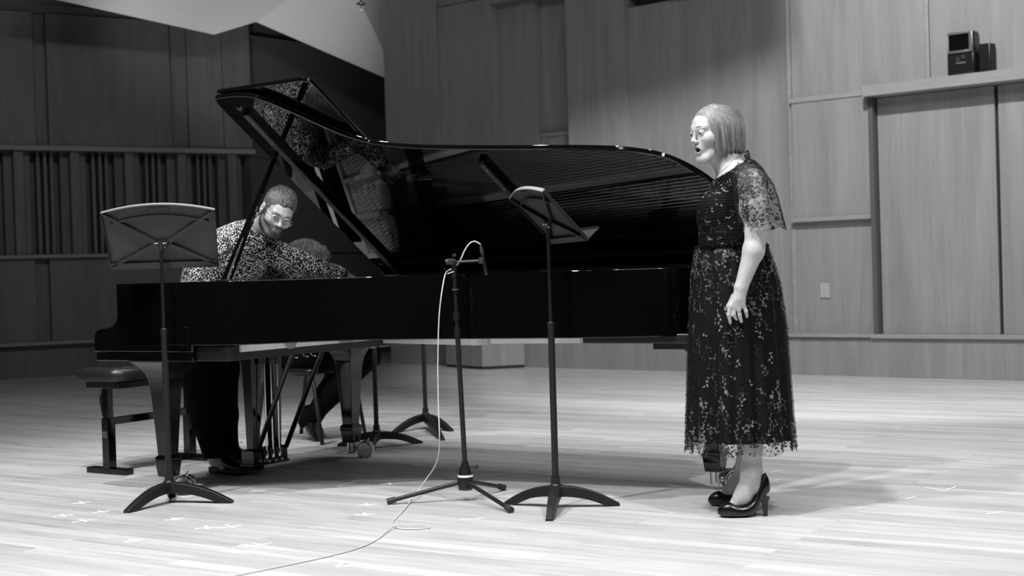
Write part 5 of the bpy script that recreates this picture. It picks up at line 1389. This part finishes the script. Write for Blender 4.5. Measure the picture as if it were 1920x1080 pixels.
# ================================================================== PIANIST
def fabric_pattern():
    mt, t, b = nt('speckled_shirt')
    tc = N(t, 'ShaderNodeTexCoord'); nz = N(t, 'ShaderNodeTexNoise', i_Scale=30.0, i_Detail=2.0); L(t, tc.outputs['Object'], nz.inputs['Vector'])
    sc = N(t, 'ShaderNodeVectorMath', operation='SCALE'); sc.inputs['Scale'].default_value = 0.012; L(t, nz.outputs['Color'], sc.inputs[0])
    ad = N(t, 'ShaderNodeVectorMath', operation='ADD'); L(t, tc.outputs['Object'], ad.inputs[0]); L(t, sc.outputs[0], ad.inputs[1])
    vo = N(t, 'ShaderNodeTexVoronoi', feature='F1', i_Scale=125.0, i_Randomness=1.0); L(t, ad.outputs[0], vo.inputs['Vector'])
    r = ramp(t, [(0.46, 1.0), (0.56, 0.0)]); L(t, vo.outputs['Distance'], r.inputs[0])
    cr_ = ramp(t, [(0.0, 0.0), (0.30, 0.04), (0.42, 0.30), (0.65, 0.75), (1.0, 0.9)]); L(t, vo.outputs['Color'], cr_.inputs[0])
    mu = N(t, 'ShaderNodeMix', data_type='RGBA', blend_type='MULTIPLY'); mu.inputs[0].default_value = 1; L(t, r.outputs[0], mu.inputs[6]); L(t, cr_.outputs[0], mu.inputs[7])
    ad2 = N(t, 'ShaderNodeMix', data_type='RGBA', blend_type='ADD'); ad2.inputs[0].default_value = 1; ad2.inputs[7].default_value = (0.012, 0.012, 0.012, 1); L(t, mu.outputs[2], ad2.inputs[6])
    L(t, ad2.outputs[2], b.inputs['Base Color']); b.inputs['Roughness'].default_value = 0.8; b.inputs['Specular IOR Level'].default_value = 0.2
    return mt
M['shirt'] = fabric_pattern()
mo = Vector((-1.56, 7.40, 0))
PN = thing('person', 'bearded man in round glasses and speckled shirt leaning over the piano', 'person', tuple(mo))
R_h = Matrix.Rotation(math.radians(21), 4, 'Y') @ Matrix.Rotation(math.radians(30), 4, 'Z') @ Matrix.Rotation(math.radians(16), 4, 'X')
MS = 0.935
eye_mid = at(527.5, 411.0, 6.68)
HMm = R_h.copy(); tr = eye_mid - (R_h.to_3x3() @ Vector((0, -0.094 * MS, 0.008 * MS))); HMm = Matrix.Translation(tr) @ R_h
hc_m = HMm.translation
hip = Vector((-1.62, 7.24, 0.87)); chest = at(452, 472, 6.95); neckb = at(483, 430, 6.89)
shR = at(460, 452, 6.79); elR = at(550, 490, 6.95); wrR = at(638, 514, 7.12)
shL = at(500, 446, 7.14); elL = at(522, 512, 7.26); wrL = at(566, 532, 7.14)
fm = SDF(axis(-2.0, -0.68, 0.011, [(hc_m.x - 0.15, hc_m.x + 0.15, 0.0027), (-0.95, -0.70, 0.004)]), axis(6.40, 7.80, 0.011, [(hc_m.y - 0.16, hc_m.y + 0.14, 0.0027), (7.0, 7.3, 0.005)]),
         axis(0.02, 1.62, 0.011, [(0.93, 1.06, 0.005), (hc_m.z - 0.16, hc_m.z + 0.18, 0.0027)]))
fm.chain([hip, (hip + chest) / 2, chest], [0.11, 0.115, 0.12], 0.04)
fm.cap(neckb, HMm @ Vector((0, 0.015, -0.055)), 0.062, 0.055, 0.02); fm.cap(chest, neckb, 0.10, 0.06, 0.03)
fm.chain([shR, elR, wrR], [0.052, 0.042, 0.028], 0.02); fm.chain([shL, elL, wrL], [0.052, 0.042, 0.028], 0.02)
fm.cap(chest, shR, 0.08, 0.05, 0.03); fm.cap(chest, shL, 0.08, 0.05, 0.03)
knA, anA = at(366, 702, 7.28), at(404, 862, 7.34); knB, anB = at(420, 692, 7.42), at(428, 848, 7.50)
for kn, an, dx in ((knA, anA, -0.06), (knB, anB, 0.06)):
    fm.chain([hip + Vector((dx, 0.05 if dx > 0 else -0.04, -0.05)), kn, an], [0.085, 0.055, 0.038], 0.02)
    fm.cap(an, an + Vector((0.05, -0.03, -0.035)), 0.032, 0.024, 0.01)
head_prims(fm, HMm, MS, mouth=0.0, sex='m', lid_up=0.10, lid_lo=-0.5, ears=True, lid_o=0.0)
# hands: right hand reaching into the strings, left resting lower
def reach_hand(w, d, side, nrm, flex, s=1.0):
    w = Vector(w); d = Vector(d).normalized(); side = Vector(side); side = (side - d * side.dot(d)).normalized(); nn = d.cross(side).normalized()
    if nn.z < 0: nn = -nn
    pc = w + d * 0.045; 
    for k in (-1.5, -0.5, 0.5, 1.5): fm.cap(w + side * k * 0.010, w + d * 0.088 + side * k * 0.019 - nn * 0.004, 0.014, 0.0105, 0.01)
    for k, ln in ((-1.5, 0.062), (-0.5, 0.074), (0.5, 0.078), (1.5, 0.068)):
        p0 = w + d * 0.088 + side * k * 0.019 - nn * 0.004; a1 = (d - nn * flex).normalized(); a2 = (d - nn * flex * 2.2).normalized(); a3 = (d - nn * flex * 3.5).normalized()
        a1 = (a1 + side * k * 0.08).normalized()
        p1 = p0 + a1 * ln * 0.45; p2 = p1 + a2 * ln * 0.32; p3 = p2 + a3 * ln * 0.24
        fm.chain([p0, p1, p2, p3], [0.0098, 0.0088, 0.0078, 0.0065], 0.003)
    q0 = w + d * 0.025 + side * 0.024; q1 = q0 + (side * 0.7 + d * 0.7) * 0.04 - nn * 0.008; q2 = q1 + (d * 0.95 + side * 0.2) * 0.032 - nn * 0.01
    fm.chain([q0, q1, q2], [0.014, 0.011, 0.0085], 0.008)
dR = (wrR - elR).normalized(); reach_hand(wrR + dR * 0.01, dR + Vector((0.12, 0, -0.16)), (0.5, 0.8, 0), None, 0.28)
dL = (wrL - elL).normalized(); reach_hand(wrL + dL * 0.01, dL + Vector((0, 0, -0.10)), (0.3, -0.9, 0), None, 0.3)
V, Fq = fm.mesh(); V = relax(V, Fq, 2, 0.45); del fm
mi, Qm = head_materials(V, Fq, HMm, MS, 0.0, beard=True)
inhead = (np.abs(Qm[Fq].mean(1)) < 0.16).all(1); mi = np.where(inhead, mi, 0)
bodym = mesh_np('body', V, Fq, [M['skin_m'], M['lip_m'], M['mouth'], M['stubble']], PN, mi, off=mo)
Nv = vnormals(V, Fq); Mh = np.array(HMm)[:3, :3]
eyes(PN, mo, HMm, MS, (-0.45, -1, -0.05))
brow(HMm, MS, PN, mo, M['brow_m'], 0.0036, 0.0275, 0.004, -0.1015, -0.002, 0.003)
lash(HMm, MS, PN, mo, M['brow_m'], 0, 0.0010, 0.02)
# hair
x, y, z = Qm[:, 0], Qm[:, 1], Qm[:, 2]; ax_ = np.abs(x)
inh = (ax_ < 0.1) & (np.abs(y) < 0.13) & (z > -0.08) & (z < 0.15)
front_line = 0.068 + 0.0 * ax_ - np.maximum(0, (-0.060 - y)) * 0 
scalp = inh & ((z > 0.074 + 0.004 * np.sin(x * 130) - 0.35 * np.maximum(0, y + 0.088) - np.clip((ax_ - 0.045) * 1.0, 0, 0.05)) | ((y > -0.02) & (z > 0.012)) | ((y > 0.03) & (z > -0.045)) | ((y > -0.026) & (y < -0.002) & (z > -0.012) & (ax_ > 0.06)))
scalp &= ~((ax_ > 0.074) & (y < 0.036) & (z < 0.034) & (y > -0.006))
scalp &= ~((y < -0.045) & (z < 0.060))
idx = np.where(scalp)[0]; pick = RNG.choice(idx, min(9000, len(idx)), replace=False)
q = Qm[pick]; dloc = np.zeros((len(pick), 3))
topm = np.clip((q[:, 2] - 0.055) / 0.05, 0, 1)
dloc[:, 1] = 0.9; dloc[:, 2] = -0.55 * (1 - topm) + 0.15 * topm; dloc[:, 0] = 0.55 * topm
ln = 0.010 + 0.042 * topm * 1.15 * np.clip(1.1 - (q[:, 1] + 0.07) * 3.0, 0.55, 1.2)
hs = surf_strands('hair', PN, mo, V[pick] - Nv[pick] * 0.001, Nv[pick], dloc @ Mh.T, ln, 7, 0.0012, 0.00085, M['hair_m'], lift=0.62, jitter=0.14, nside=3)
# dark scalp below the strands
cent = Qm[Fq].mean(1); fs = scalp[Fq].all(1)
Fh = Fq[fs]; used = np.unique(Fh); remap = -np.ones(len(V), dtype=int); remap[used] = np.arange(len(used))
mesh_np('hair_base', V[used] + Nv[used] * (0.0015 + 0.010 * np.clip((Qm[used, 2] - 0.065) / 0.05, 0, 1))[:, None], remap[Fh], M['hair_mb'], hs, off=mo)
# beard
bm_ = ((z < -0.040) & (z > -0.122) & (y < 0.0)) | ((y < 0.010) & (y > -0.028) & (z < -0.008) & (z > -0.11) & (ax_ > 0.052)) | ((ax_ < 0.030) & (z < -0.034) & (z > -0.050) & (y < -0.07)) | ((z < -0.030 - (0.066 - ax_) * 0.55) & (z > -0.122) & (y < 0.0) & (ax_ > 0.03))
bm_ &= (ax_ < 0.085) & ~((ax_ < 0.026) & (z < -0.046) & (z > -0.070) & (y < -0.078))
idx = np.where(bm_)[0]; pick = RNG.choice(idx, min(3200, len(idx)), replace=False); q = Qm[pick]
dloc = np.stack([np.sign(q[:, 0]) * 0.2, np.full(len(q), -0.1), np.full(len(q), -1.0)], 1)
lb = 0.0030 + 0.0035 * np.clip((-0.07 - q[:, 2]) / 0.03, 0, 1) + 0.0015 * (np.abs(q[:, 0]) < 0.03)
surf_strands('beard', PN, mo, V[pick], Nv[pick], dloc @ Mh.T, lb, 5, 0.0008, 0.0006, M['beard'], lift=0.5, jitter=0.35)
# glasses
def gp(x, y, z): return hp(HMm, MS, x, y, z)
mb = MB()
GL = MB().tube([gp(-0.0105, -0.1055, 0.008), gp(-0.005, -0.1125, 0.013), gp(0.005, -0.1125, 0.013), gp(0.0105, -0.1055, 0.008)], 0.0010, 6).build('glasses', M['gold'], PN, off=mo)
for sx_ in (-1, 1):
    rim_ = [gp(sx_ * 0.0335 + 0.0235 * math.cos(a), -0.108 + 0.10 * (abs(sx_ * 0.0335 + 0.0235 * math.cos(a)) ** 1.6) , 0.003 + 0.0215 * math.sin(a)) for a in [2 * PI * k / 36 for k in range(37)]]
    MB().tube(rim_, 0.00095, 6, caps=False).build('rim', M['gold'], GL, off=mo)
    mb = MB(); mb.add(rim_[:-1], [tuple(range(36))]); mb.build('lens', M['lens'], GL, off=mo, solid=0.0012)
    MB().tube([gp(sx_ * 0.0565, -0.106, 0.010), gp(sx_ * 0.068, -0.098, 0.012), gp(sx_ * 0.078, -0.05, 0.012), gp(sx_ * 0.083, 0.0, 0.014), gp(sx_ * 0.084, 0.025, 0.0)], 0.0010, 6).build('temple', M['gold'], GL, off=mo)
# shirt
fs_ = SDF(axis(-2.0, -0.80, 0.006, []), axis(6.4, 7.6, 0.006, []), axis(0.78, 1.50, 0.006, []))
fs_.chain([hip + Vector((-0.01, 0, 0.0)), at(405, 520, 7.10), chest], [0.148, 0.155, 0.148], 0.06)
fs_.cap(chest, at(478, 436, 6.91), 0.145, 0.075, 0.05)
fs_.cap(at(445, 480, 6.97), shR, 0.115, 0.072, 0.05); fs_.cap(chest, shL, 0.13, 0.07, 0.04)
fs_.cap(at(425, 472, 7.03), at(465, 457, 6.90), 0.125, 0.10, 0.04)
fs_.chain([shR, elR, wrR], [0.074, 0.062, 0.040], 0.03); fs_.chain([shL, elL, wrL], [0.070, 0.060, 0.042], 0.015)
d_ = (wrR - elR).normalized(); fs_.cap(wrR + d_ * 0.016, wrR + d_ * 0.10, 0.052, 0.06, 0.0, 'sub')
d_ = (wrL - elL).normalized(); fs_.cap(wrL + d_ * 0.016, wrL + d_ * 0.10, 0.052, 0.06, 0.0, 'sub')
ax_n = (HMm @ Vector((0, 0.015, -0.055)) - neckb).normalized(); fs_.cap(neckb + ax_n * 0.045, neckb + ax_n * 0.17, 0.058, 0.07, 0.0, 'sub')
V, Fq = fs_.mesh(); V = relax(V, Fq, 3); Nv = vnormals(V, Fq)
wr = np.sin(V[:, 0] * 55 + V[:, 2] * 40 + 3 * np.sin(V[:, 2] * 22)) * 0.5 + np.sin(V[:, 0] * 30 - V[:, 2] * 66 + 2.5 * np.sin(V[:, 0] * 17 + V[:, 1] * 11)) * 0.6
V = V + Nv * (0.0036 * wr)[:, None]
shirt = mesh_np('shirt', V, Fq, M['shirt'], PN, off=mo)
# collar
e3 = ax_n.orthogonal().normalized(); e4 = ax_n.cross(e3)
mb = MB(); rings = []
for k in range(33):
    a = 2 * PI * k / 32; rd = (e3 * math.cos(a) + e4 * math.sin(a))
    p = neckb + ax_n * 0.046
    rings.append([tuple(p + rd * 0.060 - ax_n * 0.02), tuple(p + rd * 0.058 + ax_n * 0.026), tuple(p + rd * 0.063 + ax_n * 0.027), tuple(p + rd * 0.083 - ax_n * 0.020), tuple(p + rd * 0.079 - ax_n * 0.024)])
mb.loft(rings); mb.build('collar', M['shirt'], shirt, off=mo)
for w, el in ((wrR, elR), (wrL, elL)):
    d_ = (w - el).normalized(); MB().cyl(tuple(w - d_ * 0.045), tuple(w + d_ * 0.018), 0.041, 0.039, 24, caps=False).build('cuff', M['shirt'], shirt, off=mo, solid=0.002)
# trousers
ft_ = SDF(axis(-1.95, -1.30, 0.007, []), axis(6.9, 7.75, 0.007, []), axis(0.08, 1.0, 0.007, []))
ft_.cap(hip + Vector((-0.02, 0, -0.02)), hip + Vector((0.03, 0, 0.06)), 0.138, 0.135, 0.04)
for kn, an, dx in ((knA, anA, -0.05), (knB, anB, 0.05)):
    ft_.chain([hip + Vector((dx, 0.05 if dx > 0 else -0.04, -0.05)), kn, kn * 0.45 + an * 0.55 + Vector((-0.008, 0, 0)), an, an + Vector((0.015, -0.005, -0.022))], [0.115, 0.078, 0.068, 0.056, 0.050], 0.03)
V, Fq = ft_.mesh(); V = relax(V, Fq, 3); mesh_np('trousers', V, Fq, M['trouser'], PN, off=mo)
# lace-up shoes
def shoe(par, off, heel, d, toe_up=0.0, s=1.0, mtl='shoe', pitch=0.0, zs=1.0):
    d = Vector((d[0], d[1], 0)).normalized(); sd = Vector((-d.y, d.x, 0)); X = Matrix(((d.x, sd.x, 0, heel[0]), (d.y, sd.y, 0, heel[1]), (0, 0, 1, heel[2]), (0, 0, 0, 1))) @ Matrix.Rotation(pitch, 4, 'Y') @ Matrix.Scale(s, 4) @ Matrix.Diagonal((1, 1, zs, 1))
    prof = [(0.0, 0.028, 0.075, .020), (0.012, 0.026, 0.098, .031), (0.05, 0.024, 0.105, .036), (0.09, 0.022, 0.098, .036), (0.13, 0.018, 0.082, .041), (0.18, 0.014, 0.062, .047), (0.23, 0.014, 0.050, .046), (0.265, 0.016, 0.042, .038), (0.285, 0.020, 0.034, .024), (0.292, 0.023, 0.030, .010)]
    def rg(a, zb, zt, w): return [(a, w * abs(math.cos(q)) ** .75 * (1 if math.cos(q) > 0 else -1), (zb + zt) / 2 + (zt - zb) / 2 * abs(math.sin(q)) ** .8 * (1 if math.sin(q) > 0 else -1)) for q in [2 * PI * k / 24 for k in range(24)]]
    mb = MB(); mb.loft([rg(*p) for p in prof], X=X); so = mb.build('shoe', M[mtl], par, off=off, ang=60)
    out = [(0.0, 0.022), (0.02, 0.034), (0.09, 0.036), (0.18, 0.050), (0.24, 0.048), (0.285, 0.030), (0.297, 0.008)]
    poly = [(a, w) for a, w in out] + [(a, -w) for a, w in out[::-1]]
    MB().prism(poly, 0.010, 0.024, X=X).build('sole', M['shoe_sole'], so, off=off, bevel=0.002)
    MB().prism([(0.0, 0.022), (0.02, 0.034), (0.075, 0.035), (0.075, -0.035), (0.02, -0.034), (0.0, -0.022)], 0.0, 0.012, X=X).build('shoe_heel', M['shoe_sole'], so, off=off, bevel=0.002)
    mb = MB()
    for k in range(4): mb.tube([(0.095 + k * 0.02, -0.02, 0.098 - k * 0.009), (0.10 + k * 0.02, 0, 0.1035 - k * 0.009), (0.105 + k * 0.02, 0.02, 0.098 - k * 0.009)], 0.002, 6, X=X)
    mb.tube([X @ Vector(p) for p in [(0.09, 0, 0.105)]] + [X @ Vector((0.09 + 0.02 * math.cos(a), 0.02 + 0.02 * math.sin(a), 0.118)) for a in [-1.5, -.6, .3, 1.2, 2.1]], 0.0012, 6)
    mb.build('laces', M['satin'], so, off=off); return so
ga = ground(400, 885); shoe(PN, mo, (ga.x - 0.01, ga.y + 0.01, 0.0), (0.62, -0.50), zs=1.25)
gb = at(430, 862, 7.52); shoe(PN, mo, (gb.x - 0.02, gb.y, 0.0), (0.60, -0.5), zs=1.25)

# ================================================================== PAGE TURNER
po = PW(-0.80, -0.50, 0)
PT = thing('person', 'curly-haired person in dark clothes seated behind the piano, mostly hidden', 'person', tuple(po))
hp_c = at(579, 490, 8.42)
HMp = Matrix.Translation(hp_c) @ Matrix.Rotation(math.radians(86), 4, 'Z') @ Matrix.Rotation(math.radians(8), 4, 'X')
fp = SDF(axis(-1.95, -0.60, 0.013, [(hp_c.x - 0.13, hp_c.x + 0.13, 0.0035)]), axis(8.0, 9.2, 0.013, [(hp_c.y - 0.13, hp_c.y + 0.13, 0.0035)]), axis(0.02, 1.42, 0.013, [(hp_c.z - 0.16, hp_c.z + 0.16, 0.0035)]))
P3 = lambda u, v, z: PW(u, v, z)
hipP = P3(-0.86, -0.46, 0.56); chP = P3(-0.72, -0.40, 0.90); nkP = P3(-0.60, -0.33, 1.03)
fp.chain([hipP, chP, nkP], [0.13, 0.125, 0.06], 0.04); fp.cap(nkP, HMp @ Vector((0, 0.02, -0.06)), 0.055, 0.05, 0.02)
head_prims(fp, HMp, 0.98, mouth=0.0, sex='f', lid_up=0.2, lid_lo=-0.5)
kneeA = at(690, 668, 8.48); kneeB = at(650, 672, 8.75); footA = at(575, 790, 8.72); footB = at(580, 798, 8.95)
for sd, kn, an in ((0.08, kneeA, footA), (-0.09, kneeB, footB)):
    fp.chain([P3(-0.82, -0.46 + sd, 0.53), kn, an], [0.085, 0.060, 0.038], 0.02)
for sd in (0.19, -0.19):
    sh_ = P3(-0.66, -0.36 + sd, 0.97); el_ = P3(-0.55, -0.38 + sd * 1.15, 0.72); wr_ = P3(-0.33, -0.42 + sd * 0.5, 0.66)
    fp.cap(chP, sh_, 0.09, 0.05, 0.03); fp.chain([sh_, el_, wr_], [0.05, 0.04, 0.028], 0.02)
    hd_ = (wr_ - el_).normalized()
    for k in (-1.5, -.5, .5, 1.5):
        s_ = Vector((-hd_.y, hd_.x, 0)).normalized(); a = wr_ + hd_ * 0.085 + s_ * k * 0.019
        fp.cap(wr_ + s_ * k * 0.01, a, 0.014, 0.012, 0.01); fp.chain([a, a + hd_ * 0.04 - Vector((0, 0, 0.01)), a + hd_ * 0.065 - Vector((0, 0, 0.03))], [0.010, 0.009, 0.0075], 0.003)
    fp.chain([wr_ + hd_ * 0.02 + s_ * 0.02, wr_ + hd_ * 0.05 + s_ * 0.05, wr_ + hd_ * 0.08 + s_ * 0.055], [0.013, 0.011, 0.009], 0.006)
V, Fq = fp.mesh(); V = relax(V, Fq, 2); del fp
mi, Qp = head_materials(V, Fq, HMp, 0.98, 0.0); inhead = (np.abs(Qp[Fq].mean(1)) < 0.16).all(1); mi = np.where(inhead, mi, 0)
mesh_np('body', V, Fq, [M['skin_p'], M['lip_m'], M['mouth']], PT, mi, off=po); Nv = vnormals(V, Fq)
eyes(PT, po, HMp, 0.98, (0, -1, -0.3)); brow(HMp, 0.98, PT, po, M['brow_m'], 0.003)
x, y, z = Qp[:, 0], Qp[:, 1], Qp[:, 2]; ax_ = np.abs(x)
sc_ = (ax_ < 0.1) & (np.abs(y) < 0.13) & (z > -0.07) & (z < 0.15) & ((z > 0.062 - np.clip((ax_ - 0.03) * 1.2, 0, 0.1)) & (y < -0.03) | (y > -0.045)) & ~((y < -0.045) & (z < 0.040))
idx = np.where(sc_)[0]; pick = RNG.choice(idx, min(3600, len(idx)), replace=False); q = Qp[pick]
dl = np.stack([np.sign(q[:, 0] + 1e-4) * 0.5, 0.25 - 0.4 * (q[:, 1] < -0.03), np.full(len(q), -0.7)], 1); Mh = np.array(HMp)[:3, :3]
hs = surf_strands('hair', PT, po, V[pick], Nv[pick], dl @ Mh.T, np.where(q[:, 1] < -0.06, 0.040, 0.075), 16, 0.0075, 0.0011, M['hair_p'], lift=0.40, jitter=0.7, sag=0.25, nside=4, taper=0.6)
fs = sc_[Fq].all(1); Fh = Fq[fs]; used = np.unique(Fh); remap = -np.ones(len(V), dtype=int); remap[used] = np.arange(len(used))
mesh_np('hair_base', V[used] + Nv[used] * 0.018, remap[Fh], M['hair_pb'], hs, off=po)
fc = SDF(axis(-1.95, -0.60, 0.010, []), axis(8.0, 9.25, 0.010, []), axis(0.08, 1.15, 0.010, []))
fc.chain([hipP, chP, nkP], [0.155, 0.155, 0.08], 0.05)
for sd in (0.19, -0.19):
    sh_ = P3(-0.66, -0.36 + sd, 0.97); el_ = P3(-0.55, -0.38 + sd * 1.15, 0.72); wr_ = P3(-0.33, -0.42 + sd * 0.5, 0.66)
    fc.cap(chP, sh_, 0.11, 0.065, 0.03); fc.chain([sh_, el_, wr_], [0.065, 0.053, 0.042], 0.02)
    d_ = (wr_ - el_).normalized(); fc.cap(wr_ + d_ * 0.01, wr_ + d_ * 0.1, 0.05, 0.06, 0, 'sub')
for sd, kn, an in ((0.08, kneeA, footA), (-0.09, kneeB, footB)):
    fc.chain([P3(-0.82, -0.46 + sd, 0.53), kn, kn * 0.5 + an * 0.5, an], [0.105, 0.078, 0.068, 0.055], 0.03)
fc.cap(nkP + Vector((0.03, 0, 0.05)), nkP + Vector((0.06, 0, 0.18)), 0.06, 0.08, 0, 'sub')
V, Fq = fc.mesh(); V = relax(V, Fq, 3); mesh_np('clothes', V, Fq, M['trouser'], PT, off=po)
# boots, toes down, heels lifted under the seat
for an, yy in ((footA, 0), (footB, 1)):
    toe = ground(566 if yy == 0 else 572, 824 if yy == 0 else 812, 0.02); he = Vector((toe.x - 0.10, toe.y + 0.03, 0.20))
    d = (Vector((toe.x, toe.y, 0)) - Vector((he.x, he.y, 0)))
    so = shoe(PT, po, (an.x - 0.05, an.y + 0.02, 0.165), (0.5, -0.3), s=0.86, pitch=math.radians(52))
